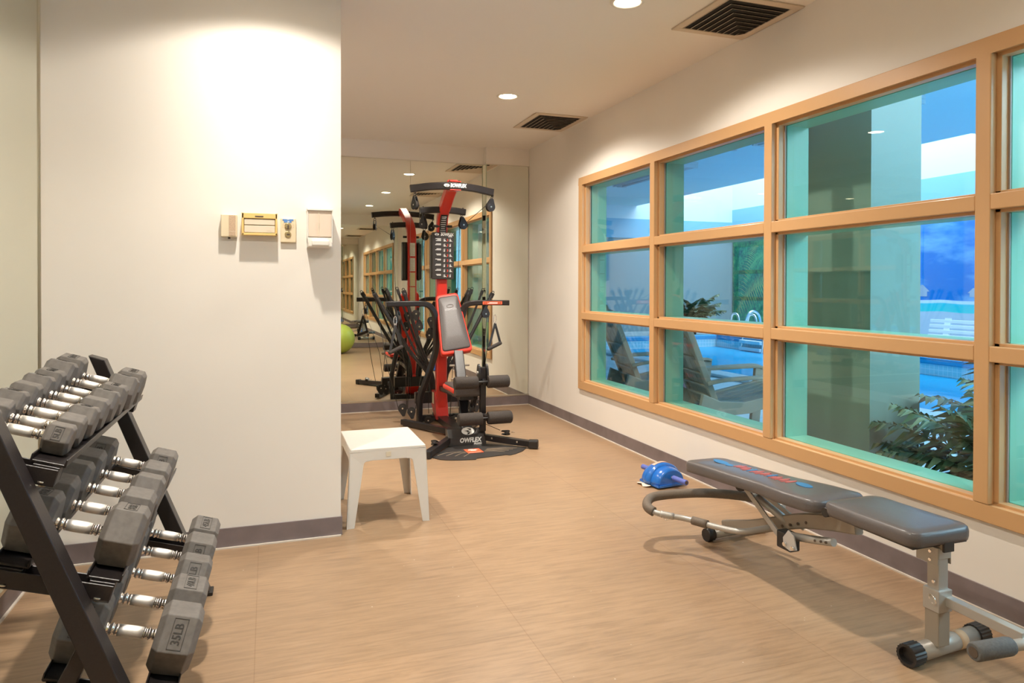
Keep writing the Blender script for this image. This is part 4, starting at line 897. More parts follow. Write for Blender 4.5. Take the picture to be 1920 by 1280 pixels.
MB().tube(arc((2.002, 1.655, .205), .017, 0, 2*pi-.01, 24, (0, .6, .8), (.35, .7, -.5)), .0018, 6).build('pull_ring', CHROME, bn)
bo = MB()
for z, y in ((.355, 1.668), (.328, 1.668), (.262, 1.655)): bo.cyl((2.009, y, z), (2.003, y, z), .005, 10)
bo.build('bolts', CHROME, bn)
MB().cyl((1.935, 1.668, .036), (2.245, 1.694, .036), .029, 24).build('front_foot', SILV, bn)
MB().cyl((2.135, 1.6848, .036), (2.170, 1.6877, .036), .0296, 24).build('paper_sticker', nmat('sticker_tan', (.68, .47, .30), .7), bn)
def ribcap(a, b, r):
    a = Vector(a); b = Vector(b); d = (b-a).normalized(); q = Vector((0, 0, 1)).rotation_difference(d); m = MB(); n = 40; L = (b-a).length
    vs = [a+q@Vector(((r*(1 if k % 2 else .93))*cos(2*pi*k/n), (r*(1 if k % 2 else .93))*sin(2*pi*k/n), h)) for h in (0, L) for k in range(n)]
    m.add(vs, [(k, (k+1) % n, n+(k+1) % n, n+k) for k in range(n)], False); m.add(vs[:n], [tuple(range(n-1, -1, -1))]); ring = [b+q@Vector((r*.72*cos(2*pi*k/n), r*.72*sin(2*pi*k/n), 0)) for k in range(n)]; inn = [b+q@Vector((r*.66*cos(2*pi*k/n), r*.66*sin(2*pi*k/n), -.016)) for k in range(n)]
    m.add(vs[n:]+ring+inn, [(k, (k+1) % n, n+(k+1) % n, n+k) for k in range(n)]+[(n+k, n+(k+1) % n, 2*n+(k+1) % n, 2*n+k) for k in range(n)]+[tuple(range(2*n, 3*n))]); return m
ribcap((1.955, 1.6697, .036), (1.905, 1.6655, .036), .036).build('foot_cap', BLACKP, bn); ribcap((2.228, 1.6926, .036), (2.278, 1.6968, .036), .036).build('foot_cap', BLACKP, bn)
# leg hold-down arm towards the camera with foam rollers
MB().bar((2.05, 1.66, .200), (2.060, 1.405, .192), .030, .030).build('leg_arm', SILV, bn, bevel=.002)
MB().cyl((1.90, 1.418, .175), (2.22, 1.385, .178), .016, 18).build('roller_bar', SILV, bn)
MB().tube([(2.005, 1.408, .176), (1.995, 1.409, .176), (1.880, 1.420, .174), (1.874, 1.4205, .174)], [.023, .026, .026, .022], 22).build('foam_roller', GFOAM, bn)
MB().tube([(2.105, 1.397, .177), (2.115, 1.396, .177), (2.24, 1.384, .179)], [.023, .026, .026], 22).build('foam_roller', GFOAM, bn)
MB().cyl((1.8745, 1.4205, .174), (1.8725, 1.4207, .174), .015, 16).build('roller_end', DARKS, bn)
# rear foot and rising beam
MB().cyl((1.985, 2.805, .030), (2.27, 2.83, .030), .0235, 22).build('rear_foot', SILV, bn); MB().cyl((1.950, 2.802, .030), (1.990, 2.8055, .030), .030, 10).build('foot_cap', BLACKP, bn); MB().cyl((2.265, 2.8295, .030), (2.30, 2.8325, .030), .030, 10).build('foot_cap', BLACKP, bn)
bm_ = MB(); pth = [(2.06, 2.80, .060), (2.05, 2.60, .125), (2.04, 2.40, .205), (2.03, 2.25, .265), (2.03, 2.10, .305), (2.03, 1.98, .33)]
bm_.tube(smooth_path(pth, 3), [(.019, .030)]*16, sq=True, upv=(0, 0, 1)); bm_.build('main_beam', SILV2, bn)
ho = MB()
for k in range(5): y = 2.22+.045*k; ho.cyl((2.0085, y, .268-(y-2.22)*.42), (2.0105, y, .268-(y-2.22)*.42), .006, 12)
ho.build('adjustment_holes', DARKS, bn)
MB().bar((1.998, 2.60, .325), (1.990, 2.33, .165), .008, .026, upv=(0, 0, 1)).build('support_arm', SILV, bn, bevel=.001)
MB().bar((2.075, 2.66, .315), (2.072, 2.30, .215), .008, .026, upv=(0, 0, 1)).build('support_arm', SILV, bn, bevel=.001)
MB().cyl((1.986, 2.605, .322), (2.004, 2.605, .322), .034, 28).build('adjusting_wheel', BLACKP, bn); MB().cyl((1.980, 2.605, .322), (1.988, 2.605, .322), .007, 12).build('wheel_bolt', CHROME, bn)
MB().bar((2.02, 2.80, .333), (2.03, 2.08, .362), .03, .022).build('back_rail', SILV2, bn, bevel=.002)
MB().cyl((2.012, 2.51, .285), (2.035, 2.33, .222), .017, 18).build('gas_tube', SILV, bn)
MB().box((1.955, 2.245, .145), (2.005, 2.325, .215)).build('pivot_block', BLACKP, bn, bevel=.006)
mb = MB(); pt_ = [(2.20, .172), (2.235, .158), (2.272, .165), (2.275, .20), (2.245, .238), (2.215, .225)]
mb.add([(x, y, z) for x in (1.945, 1.951) for y, z in pt_], [tuple(range(5, -1, -1)), tuple(range(6, 12))]+[(k, (k+1) % 6, 6+(k+1) % 6, 6+k) for k in range(6)]); mb.build('side_plate', nmat('zinc_plate', (.66, .68, .70), .35, .5), bn, bevel=.001)
for y, z in ((2.26, .178), (2.215, .176)): MB().cyl((1.945, y, z), (1.936, y, z), .008, 12).build('bolt', CHROME, bn)
MB().tube([(1.985, 2.30, .195), (1.99, 2.17, .222), (1.995, 2.06, .247)], .0155, 18).build('crossbar', SILV, bn)
ho = MB()
for y, z in ((2.135, .230), (2.105, .237), (2.080, .242)): ho.cyl((1.974, y, z), (1.980, y, z), .005, 10)
ho.build('crossbar_holes', DARKS, bn)
MB().cyl((1.885, 1.990, .392), (1.905, 1.990, .392), .017, 18).build('hinge_cap', BLACKP, bn)
MB().cyl((1.89, 1.995, .388), (2.14, 1.995, .388), .008, 12).build('hinge_rod', SILV, bn)
# ab bar: a large hoop lying over the floor
raw = [((1492, 976), .185), ((1470, 981), .180), ((1440, 989), .170), ((1390, 996), .155), ((1345, 988), .150), ((1290, 973), .155), ((1252, 966), .165), ((1226, 959), .175), ((1213, 947), .190), ((1221, 933), .200), ((1252, 927), .205), ((1304, 924), .21), ((1345, 925), .215), ((1387, 929), .22), ((1425, 936), .225), ((1470, 950), .225)]
hp = smooth_path([atZ(p[0], p[1], z) for p, z in raw], 6)
MB().tube(hp[:7*6+4], .0125, 14).build('hoop_bar', SILV, bn); 
MB().tube(hp[7*6:14*6], .0215, 18).build('hoop_foam_sleeve', HFOAM, bn); MB().tube(hp[14*6-3:], .0125, 14).build('hoop_bar', SILV, bn)
MB().tube(hp[4*6+2:5*6], .0185, 18).build('grip_sleeve', HFOAM, bn)
i = 6*6+1; dd = (hp[i+1]-hp[i-1]).normalized(); MB().tube(hp[i-3:i+3], .0150, 16).build('hoop_joint', SILV, bn); MB().tube(arc(hp[i]+Vector((-.004, -.012, -.006)), .014, 0, 2*pi-.01, 20, dd, (0, .3, .9)), .0016, 6).build('joint_ring', CHROME, bn)
# ================================================================== HOME GYM
GX = 1.455
gy = empty('home_gym', (GX, 5.5, 0), 'red and black multi-station home gym with padded backrest before the far mirror', 'exercise machine')
# red column: straight lower part, curved top reaching forward
cpts = [(GX-.004, 6.06, .03), (GX, 6.065, .5), (GX, 6.065, 1.1), (GX, 6.06, 1.62), (GX, 6.045, 1.74), (GX-.002, 6.00, 1.83), (GX-.004, 5.90, 1.90), (GX-.008, 5.76, 1.975), (GX-.012, 5.60, 2.045)]
MB().tube([cpts[0], cpts[1], cpts[2]]+smooth_path(cpts[3:], 4), [(.047, .042)]*3+[(.047, .038)]*21, sq=True, upv=(0, 1, 0)).build('column', RED, gy, bevel=.003)
mb = MB(); q = [(6.02, .03), (6.20, .03), (6.20, .24), (6.17, .26), (6.10, .26), (6.10, .55), (6.02, .55)]; q = [(5.99, .03), (6.06, .03), (6.20, .14), (6.20, .27), (6.06, .27)]
mb.add([(x, y, z) for x in (GX-.060, GX+.052) for y, z in q], [(4,3,2,1,0), (5,6,7,8,9)]+[(k, (k+1) % 5, 5+(k+1) % 5, 5+k) for k in range(5)]); mb.build('column_foot', RED, gy, bevel=.004)
MB().box((GX-.0625, 6.09, .155), (GX-.0595, 6.15, .255)).build('foot_label', CREAML, gy)
# labels on the back of the column (seen in the mirror)
for z0, z1, m_ in ((1.52, 1.66, 0), (1.36, 1.50, 0), (1.20, 1.345, 1), (1.04, 1.19, 1), (.93, .99, 0), (.80, .92, 1)):
    mb = MB().box((GX-.028, 6.105, z0), (GX+.028, 6.109, z1)); lb = mb.build('warning_label', CREAML if m_ else WHITE, gy)
    mb = MB(); k = z0+.012
    while k < z1-.01: mb.box((GX-.024, 6.1085, k), (GX+.024-.01*(int(k*900) % 3), 6.1096, k+.0025)); k += .0085
    mb.build('label_text_lines', TANG if not m_ else nmat('label_amber', (.75, .55, .12), .5), lb)
# cross bars
def curved_bar(name, y, z, half, drop, back, r):
    pts = [(GX-.012-half, y+back, z-drop), (GX-.012-half*.86, y+back*.9, z-drop*.8), (GX-.012-half*.5, y+back*.35, z-drop*.28), (GX-.012, y, z), (GX-.012+half*.5, y+back*.35, z-drop*.28), (GX-.012+half*.86, y+back*.9, z-drop*.8), (GX-.012+half, y+back, z-drop)]
    return MB().tube(smooth_path(pts, 5), [r]*31, sq=True, upv=(0, 0, 1)).build(name, BLACK, gy, bevel=.002)
bar1 = curved_bar('top_crossbar', 5.575, 2.022, .352, .032, .05, (.022, .030))
bar2 = curved_bar('second_crossbar', 5.95, 1.865, .202, .014, .01, (.024, .028))
MB().box((GX-.052, 5.545, 2.052), (GX+.040, 5.66, 2.060)).box((GX-.052, 5.545, 1.985), (GX+.040, 5.66, 1.992)).build('clamp_plate', RED, gy, bevel=.002)
mb = MB()
for x in (-.045, .033): mb.cyl((GX+x, 5.59, 2.06), (GX+x, 5.59, 2.072), .006, 8)
mb.build('clamp_bolts', BLACKP, gy)
fm = frame((GX-.004, 5.5522, 2.022), (1, 0, 0), (0, 0, 1))
text('brand_lettering', 'BOWFLEX', .040, WHITE, bar1, fm@Matrix.Translation((.022, 0, .0016)), .0008, bold=.0022, sx=.72, shear=.15)
def brand_oval(parent, m4, rx, ry, hole):
    mb = MB(); n = 28
    a = [m4@Vector((rx*cos(2*pi*k/n), ry*sin(2*pi*k/n), 0)) for k in range(n)]; b_ = [m4@Vector((rx*cos(2*pi*k/n), ry*sin(2*pi*k/n), .0015)) for k in range(n)]
    mb.add(a+b_, [tuple(range(n-1, -1, -1)), tuple(range(n, 2*n))]+[(k, (k+1) % n, n+(k+1) % n, n+k) for k in range(n)]); o = mb.build('brand_oval', WHITE, parent)
    z = .0022; s = MB()
    for p in ([(-.15, .75), (.35, .62), (.62, .30), (.10, .22), (.28, .36)], [(-.62, .10), (.02, .18), (.30, -.22), (-.10, -.28), (-.22, -.06)], [(-.20, -.42), (.35, -.32), (.10, -.86), (-.30, -.95), (-.05, -.60)]):
        s.add([m4@Vector((x*rx, y*ry, z)) for x, y in p], [tuple(range(5))])
    s.build('oval_cutout', hole, o)
brand_oval(bar1, fm@Matrix.Translation((-.075, 0, .0024)), .024, .013, BLACKP)
# black graduated plate on the neck and the exercise placard
sl = [(5.995, 1.828), (5.955, 1.870), (5.90, 1.900)]
mb = MB(); neck = [(6.012, 1.66), (6.008, 1.70), (5.995, 1.745), (5.972, 1.79), (5.945, 1.822)]
vs = []
for y, z in neck: vs += [(GX-.031, y+.002, z), (GX+.031, y+.002, z)]
for y, z in neck: vs += [(GX-.031, y+.012, z), (GX+.031, y+.012, z)]
mb.add(vs, [(2*i, 2*i+1, 2*i+3, 2*i+2) for i in range(4)]+[(10+2*i+2, 10+2*i+3, 10+2*i+1, 10+2*i) for i in range(4)]); nk = mb.build('neck_label', BLACKP, gy)
tl = MB(); rnd = random.Random(2)
for i in range(9):
    t_ = .10+i*.095; f = t_*4; k = min(int(f), 3); a = Vector((0, neck[k][0], neck[k][1])).lerp(Vector((0, neck[k+1][0], neck[k+1][1])), f-k); w_ = rnd.uniform(.016, .024)
    tl.box((GX-w_, a.y-.0005, a.z-.0018), (GX+w_, a.y+.003, a.z+.0018))
tl.build('label_text_lines', WHITE, nk)
PLM = nmat('placard_charcoal', (.034, .028, .026), .45)
pz0, pz1, pyf = 1.262, 1.672, 5.985
plx0, plx1 = atY(811, 480, pyf).x, atY(851, 480, pyf).x
pc = (plx0+plx1)/2; pw = plx1-plx0
pl = MB().box((plx0, pyf, pz0), (plx1, pyf+.050, pz1)).build('exercise_placard', PLM, gy, bevel=.004)
MB().box((plx0-.006, pyf+.03, pz0+.01), (plx0+.03, pyf+.10, pz1-.02)).build('placard_side', PLM, gy, bevel=.004); MB().box((plx1-.03, pyf+.03, pz0+.01), (plx1+.006, pyf+.10, pz1-.02)).build('placard_side', PLM, gy, bevel=.004)
fm = frame((pc+.012, pyf-.0004, pz1-.018), (1, 0, 0), (0, 0, 1))
text('brand_lettering', 'BOWFLEX', .034, WHITE, pl, fm@Matrix.Translation((.022, 0, 0)), .0006, bold=.0018, sx=.72, shear=.15)
brand_oval(pl, fm@Matrix.Translation((-.070, 0, 0)), .020, .011, BLACKP)
text('model_lettering', 'PR3000', .011, WHITE, pl, frame((pc+.062, pyf-.0004, pz1-.037), (1, 0, 0), (0, 0, 1)), .0005, bold=.0004)
names = [('STANDING', 'CHEST', 'PRESS'), ('CHEST', 'PRESS'), ('STANDING', 'BICEPS CURL'), ('TRICEPS AND', 'LAT PULLDOWN'), ('SEATED', 'SHOULDER PRESS'), ('SEATED', 'CRUNCH'), ('STANDING', 'LEG EXTENSION'), ('SQUAT', 'LOW ROW')]
pic = MB(); arr = MB(); txm = MB(); rnd = random.Random(9)
for i in range(8):
    z = pz1-.066-i*.0445; txm = MB()
    for k in range(3 if i in (0,) else 2):       # illegible small print: short white text bars
        wd = (.050, .034, .046, .052, .040, .050, .044, .038)[(i*2+k) % 8]; txm.box((pc-.020-wd, pyf-.0012, z+.008-k*.0085), (pc-.020, pyf+.001, z+.0125-k*.0085))
    for x in (.010, .062):       # small white exercise figures
        pic.box((pc+x-.002+.0, pyf-.0012, z-.014), (pc+x+.005, pyf+.001, z+.004)); pic.box((pc+x+.001, pyf-.0012, z+.006), (pc+x+.006, pyf+.001, z+.012)); s = rnd.choice((-1, 1))
        pic.add([(pc+x+.002, pyf-.0012, z-.004), (pc+x+.004+s*.012, pyf-.0012, z-.014), (pc+x+.008+s*.012, pyf-.0012, z-.014), (pc+x+.008, pyf-.0012, z-.002)], [(0, 1, 2, 3)]); pic.box((pc+x-.010, pyf-.0012, z-.014), (pc+x-.0085, pyf+.001, z+.012))
    txm.build('placard_text', WHITE, pl)
    arr.add([(pc+.032, pyf-.0012, z+.010), (pc+.037, pyf-.0012, z+.010), (pc+.044, pyf-.0012, z-.002), (pc+.037, pyf-.0012, z-.014), (pc+.032, pyf-.0012, z-.014), (pc+.038, pyf-.0012, z-.002)], [(0, 1, 2, 5), (5, 2, 3, 4)])
pic.build('placard_figures', WHITE, pl); arr.build('placard_arrows', REDP, pl)
# backrest
def slab(name, C, th, mat, rc=.03, push=0.0, n=5):
    """rounded pad from four corners (clockwise seen from the front), thickness backwards along its normal"""
    C = [Vector(c) for c in C]; nr = (C[1]-C[0]).cross(C[3]-C[0]).normalized()
    if nr.y > 0: nr = -nr
    out = []
    for i in range(4):
        a, b, c = C[i-1], C[i], C[(i+1) % 4]; u = (a-b).normalized(); v = (c-b).normalized(); p0 = b+u*rc; p1 = b+v*rc
        for k in range(n+1): t_ = k/n; out.append(p0*(1-t_)**2+b*2*t_*(1-t_)+p1*t_*t_)
    N_ = len(out); cen = sum(out, Vector())/N_; vs = []; lv = [(1.0, th), (1.0, .008), (.985, .002), (.95, 0), (.5, -.004)]
    for s, d in lv: vs += [cen+(p-cen)*s-nr*(d-push) for p in out]
    m = MB(); m.add(vs, [(i*N_+k, i*N_+(k+1) % N_, (i+1)*N_+(k+1) % N_, (i+1)*N_+k) for i in range(4) for k in range(N_)], True)
    m.add(vs[:N_], [tuple(range(N_))]); m.add(vs[4*N_:], [tuple(range(N_))]); return m.build(name, mat, gy), nr
bt, bb_ = 5.885, 5.625
C = [atY(817, 553, bt), atY(858, 547.5, bt), atY(887, 656, bb_), atY(828, 666, bb_)]
slab('backrest_border', C, .055, REDV, .035)
c0 = sum(C, Vector())/4; C2 = [c0+(p-c0)*.90 for p in C]
C2[0] += Vector((.004, 0, 0)); b_o, nr = slab('backrest_pad', C2, .02, VINYL, .03, push=.012)
em = MB(); ce = C2[0].lerp(C2[1], .52)*.80+C2[3].lerp(C2[2], .5)*.20+nr*.0165
xa = (C2[1]-C2[0]).normalized(); ya = (C2[0].lerp(C2[1], .5)-C2[3].lerp(C2[2], .5)).normalized()
fm = frame(ce, xa, ya)
n = 26; em.add([fm@Vector((.032*cos(2*pi*k/n), .018*sin(2*pi*k/n), 0)) for k in range(n)]+[fm@Vector((.026*cos(2*pi*k/n), .013*sin(2*pi*k/n), .001)) for k in range(n)], [(k, (k+1) % n, n+(k+1) % n, n+k) for k in range(n)]); em.build('embossed_logo', nmat('emboss_shine', (.16, .13, .12), .3), b_o)
text('embossed_lettering', 'BOWFLEX', .026, nmat('emboss_shine', (.16, .13, .12), .3), b_o, fm@Matrix.Translation((0, -.034, -.001)), .001, sx=.9, shear=.15)
# arm frame: bent tubes from the base, over and outwards
lp = [atY(723.5, 570, 5.74), atY(745, 569.5, 5.75), atY(785, 569, 5.77), atY(803, 572, 5.78), atY(813, 584, 5.80), atY(816.5, 602, 5.82), atY(817.5, 650, 5.86), atY(810, 682, 5.90), atY(797, 718, 5.95), atY(788, 744, 6.0), atY(786.5, 770, 6.03), atY(786.5, 797, 6.05)]
pth = smooth_path(lp, 4); MB().tube(pth, [(.023, .023)]*len(pth), sq=True, upv=(0, 1, 0)).build('arm_frame', BLACK, gy, bevel=.002)
rp = [Vector((2*GX-.012-p.x, p.y+.02, p.z+.004)) for p in lp]; rp[-1].z = .03; pth = smooth_path(rp, 4); rf = MB().tube(pth, [(.023, .023)]*len(pth), sq=True, upv=(0, 1, 0)).build('arm_frame', BLACK, gy, bevel=.002)
a, b = rp[0], rp[2]; la = a.lerp(b, .10); lb_ = a.lerp(b, .95); yy = min(la.y, lb_.y)-.0255
lab = MB().box((lb_.x+.02, yy, la.z-.014), (la.x-.04, yy+.004, la.z+.014)).build('red_sticker', ORANGE, rf, bevel=.003)
cx = (lb_.x+la.x)/2-.01; mb = MB().box((cx-.045, yy-.001, la.z-.006), (cx+.045, yy+.002, la.z-.002)).box((cx-.030, yy-.001, la.z+.002), (cx+.045, yy+.002, la.z+.006)); mb.build('sticker_text_lines', WHITE, lab)
mb = MB()
for s, x0 in ((1, lb_.x+.03), (1, lb_.x+.045), (-1, la.x-.05), (-1, la.x-.065)): mb.add([(x0, yy-.001, la.z+.010), (x0+s*.008, yy-.001, la.z), (x0, yy-.001, la.z-.010), (x0+s*.004, yy-.001, la.z-.010), (x0+s*.012, yy-.001, la.z), (x0+s*.004, yy-.001, la.z+.010)], [(0, 1, 4, 5), (1, 2, 3, 4)])
mb.build('sticker_chevrons', BLACKP, lab)
# power rods: fans of black rods with hooked tips
ti = [(.30, 6.24, 1.150), (.345, 6.30, 1.160), (.44, 6.27, 1.150), (.55, 6.31, 1.125)]
def torus(name, c, r, ax, mat, r2=.003, parent=gy, st=1.0):
    q = Vector((0, 0, 1)).rotation_difference(Vector(ax).normalized()); c = Vector(c)
    return MB().tube([c+q@Vector((r*cos(a), r*st*sin(a), 0)) for a in [2*pi*k/20 for k in range(20)]], r2, 6, closed=True).build(name, mat, parent)
for s in (-1, 1):
    for k, (dx, y, z) in enumerate(ti):
        bx = GX+s*(.075+.022*k); tip = Vector((GX+s*dx, y-(.0 if s > 0 else .0), z)); r = .0165 if k in (0, 3) else .0105
        base = Vector((GX+s*(.05+.012*k), 6.20, .40)); pts = smooth_path([(GX+s*(.03+.012*k), 6.19, .20), tuple(base), tuple(base.lerp(tip, .33)+Vector((s*.012, 0, -.020))), tuple(base.lerp(tip, .66)+Vector((s*.008, 0, -.012))), tuple(tip)], 6)
        rod = MB().tube(pts, r, 10).build('power_rod', BLACKP, gy)
        d = (pts[-1]-pts[-3]).normalized(); MB().bar(tip-d*.035, tip+d*.012, .040 if r > .012 else .026, .026, upv=(0, 1, 0)).build('rod_cap', BLACKP, rod, bevel=.002)
        torus('rod_hook', tip+d*.022, .011, (0, 1, 0), BLACKP, .0030, rod)
MB().bar((GX-.21, 6.195, .20), (GX+.21, 6.195, .20), .06, .10).build('rod_box', BLACK, gy, bevel=.006)
# pulleys
def pulley(c, toward, ax, r=.040, hung=True):
    """grooved wheel between teardrop side plates; toward: direction of the hanging eye"""
    c = Vector(c); ax = Vector(ax).normalized(); tw = Vector(toward).normalized(); tw = (tw-ax*tw.dot(ax)).normalized(); sd = ax.cross(tw)
    m = MB(); n = 20; out = [sd*cos(a)*r+tw*sin(a)*r for a in [pi-0.35+(pi+.70)*k/n for k in range(n+1)]]+[tw*r*1.75-sd*(-.010), tw*r*1.75-sd*.010]
    k_ = len(out)
    for s in (-1, 1):
        a0 = [c+ax*(s*.010)+p for p in out]; a1 = [c+ax*(s*.014)+p for p in out]
        m.add(a0+a1, [tuple(range(k_)), tuple(range(2*k_-1, k_-1, -1))]+[(i, (i+1) % k_, k_+(i+1) % k_, k_+i) for i in range(k_)])
    o = m.build('pulley', BLACKP, gy)
    MB().lathe([(r*.92, -.010), (r*.78, 0), (r*.92, .010)], c, ax, 28).build('pulley_wheel', FOAM, o)
    MB().cyl(c-ax*.017, c+ax*.017, .007, 12).build('pulley_axle', ALU, o)
    MB().lathe([(r*.55, -.0155), (r*.62, -.0150), (r*.62, .0150), (r*.55, .0155)], c, ax, 28).build('pulley_ring', BLACKP, o)
    if hung:
        torus('pulley_link', c+tw*(r*1.75+.012), .011, sd, BLACKP, .003, o, 1.3); torus('pulley_link', c+tw*(r*1.75+.032), .011, ax, BLACKP, .003, o, 1.3)
    return o
B1L = Vector((GX-.012-.315, 5.615, 1.86)); B1R = Vector((GX-.012+.325, 5.615, 1.868)); B2L = Vector((GX-.012-.175, 5.955, 1.735)); B2R = Vector((GX-.012+.180, 5.955, 1.742))
pulley(B1L, (0, 0, 1), (.94, .34, 0)); pulley(B1R, (.2, 0, 1), (-.25, 1, 0)); pulley(B2L, (.1, 0, 1), (.9, .5, 0)); pulley(B2R, (-.25, 0, 1), (-.3, 1, .1))
mb = MB()
for p in (B1L, B1R): mb.cyl((p.x, p.y, 1.98), (p.x, p.y, 2.02), .005, 8)
for p in (B2L, B2R): mb.cyl((p.x, p.y, 1.84), (p.x, p.y, 1.89), .005, 8)
mb.build('eye_bolts', BLACKP, gy)
MB().cyl((GX-.085, 6.02, 1.728), (GX+.085, 6.02, 1.728), .012, 12).build('neck_pin', BLACKP, gy)
PRH = Vector(atY(910, 588, 5.76)); pulley(PRH, (-.05, 0, 1), (-.15, 1, 0), .036); PLH = Vector(atY(746, 598, 5.75)); pulley(PLH, (.0, 0, 1), (1, .35, 0), .036)
for px, py, Y in ((780, 588, 6.03), (786, 612, 6.03)): pulley(atY(px, py, Y), (0, 0, -1) if py < 600 else (0, 0, 1), (.1, 1, 0), .034, False)
pulley(atY(809, 601, 6.16), (0, 0, -1), (.5, .8, 0), .036, False); pulley(atY(806, 628, 6.16), (0, 0, 1), (.5, .8, 0), .036, False)
F1 = atY(755, 765, 6.10); F2 = atY(771.5, 771, 6.02); pulley(F1, (.15, 0, -1), (.25, 1, 0), .040, False); pulley(F2, (.15, 0, -1), (.25, 1, 0), .036, False)
pulley(atZ(803, 787, .04)+Vector((0, 0, .004)), (.8, 0, .3), (.2, .9, .5), .034, False); F4 = atZ(848, 786, .045); pulley(F4, (.2, 0, 1), (.1, .8, .6), .034, False)
F1r = Vector((2*GX-F1.x, F1.y, F1.z)); pulley(F1r, (-.15, 0, -1), (-.25, 1, 0), .040, False)
# cables
cb = MB(); R = .0026
def cab(*p): cb.tube([Vector(q) for q in p], R, 6)
cab(B1R+Vector((-.035, 0, .012)), B2R+Vector((.030, 0, .02))); cab(B1L+Vector((.035, 0, .0)), B2L+Vector((-.03, 0, .02)))
cab(B2R+Vector((-.03, 0, 0)), atY(858, 548, 5.96), (GX+.10, 6.02, .60), F4+Vector((-.02, 0, .02))); cab(B2L+Vector((.02, 0, 0)), atY(795, 470, 5.97), atY(797, 555, 6.0), atY(800, 640, 6.1), atY(804, 775, 6.10))
cab(atY(703, 556, 6.29), atY(727, 690, 6.2), F1+Vector((-.038, 0, 0))); cab(F1+Vector((.038, 0, .0)), atY(760, 690, 6.0), PLH+Vector((0, 0, -.03))); cab(F2+Vector((.034, 0, .01)), atY(790, 700, 6.05), atY(806, 650, 6.14)); cab(F2+Vector((-.034, 0, .01)), atY(768, 650, 6.1), atY(790, 620, 6.05))
cab(PRH+Vector((.034, 0, 0)), atY(914, 650, 5.8), F1r+Vector((.03, 0, .03))); cab(atY(915, 558, 6.29), F1r+Vector((.038, 0, 0)))
cab(atY(742, 600, 5.75), atY(703, 552, 6.29)); cab(atY(798, 795, 6.0), atY(817, 855, 4.9))
cb.build('cables', CABLE, gy)
# seat beam with adjustment pins
sb0, sb1 = Vector((GX+.045, 5.66, .655)), Vector((GX+.0, 5.20, .03))
MB().bar(sb0, sb1, .082, .060, upv=(0, -1, 1)).build('seat_beam', BLACK, gy, bevel=.008)
for f in (.17, .33, .52, .66, .78):
    c = sb0.lerp(sb1, f); MB().cyl(c-Vector((.082, 0, 0)), c+Vector((.085, 0, 0)), .0085, 10).build('adjustment_pin', SILV2, gy)
MB().bar((GX, 6.02, .30), (GX+.01, 5.45, .32), .05, .04).build('link_beam', BLACK, gy, bevel=.003)
# seat
mb = MB(); sx0, sx1, sy0, sy1 = GX-.135, GX+.125, 5.13, 5.46
MB().box((sx0, sy0, .385), (sx1, sy1, .425)).build('seat_border', REDV, gy, bevel=.015, seg=3); MB().box((sx0+.010, sy0-.022, .362), (sx1-.004, sy1-.016, .440)).build('seat_pad', VINYL, gy, bevel=.016, seg=3)
MB().box((GX-.07, sy0+.02, .33), (GX+.07, sy0+.22, .386)).build('seat_bracket', BLACK, gy, bevel=.004)
# leg tower and rollers
tx, ty = atY(905, 700, 5.10).x, 5.10
MB().bar((tx, ty, .10), (tx, ty, .585), .042, .042, upv=(0, 1, 0)).build('leg_tower', BLACK, gy, bevel=.003)
for s in (-1, 1):
    m = MB(); n = 24; pr = [(ty+(.036*cos(2*pi*k/n)), .525+.085*sin(2*pi*k/n)) for k in range(n)]; xx = tx+s*.031
    m.add([(x, y, z) for x in (xx-.008, xx+.008) for y, z in pr], [tuple(range(n)), tuple(range(2*n-1, n-1, -1))]+[(k, (k+1) % n, n+(k+1) % n, n+k) for k in range(n)]); m.build('pivot_plate', BLACKP, gy, bevel=.002)
MB().cyl((tx-.05, ty-.01, .545), (tx-.022, ty-.01, .545), .012, 14).build('pivot_knob', SILV, gy)
def roller(xa, xb, y, z, r=.0475):
    s = 1 if xb > xa else -1
    MB().tube([(xa, y, z), (xa+s*.006, y, z), (xb-s*.008, y, z), (xb, y, z)], [r*.92, r, r, r*.86], 28).build('foam_roller', FOAM, gy)
roller(atY(893, 715, 5.08).x, atY(850, 715, 5.08).x, 5.05, .478); roller(atY(912, 715, 5.08).x, atY(951, 715, 5.08).x, 5.05, .478)
roller(atY(902, 782, 5.02).x, atY(858, 782, 5.02).x, 5.00, .213); roller(atY(913, 782, 5.02).x, atY(957, 782, 5.02).x, 5.00, .213)
MB().cyl((tx-.23, 5.05, .478), (tx+.18, 5.05, .478), .010, 10).build('roller_axle', BLACKP, gy); MB().cyl((tx-.21, 5.00, .213), (tx+.19, 5.00, .213), .010, 10).build('roller_axle', BLACKP, gy)
MB().bar((tx, 5.085, .22), (tx, 5.0, .213), .03, .04).bar((tx, 5.09, .478), (tx, 5.05, .478), .03, .04).build('roller_bracket', BLACK, gy)
MB().bar((tx-.03, 5.13, .44), (tx-.055, 5.22, .24), .035, .045, upv=(0, 1, 0)).build('leg_lever', BLACK, gy, bevel=.006); pulley((tx-.065, 5.20, .245), (.1, 0, 1), (1, 0, 0), .038, False)
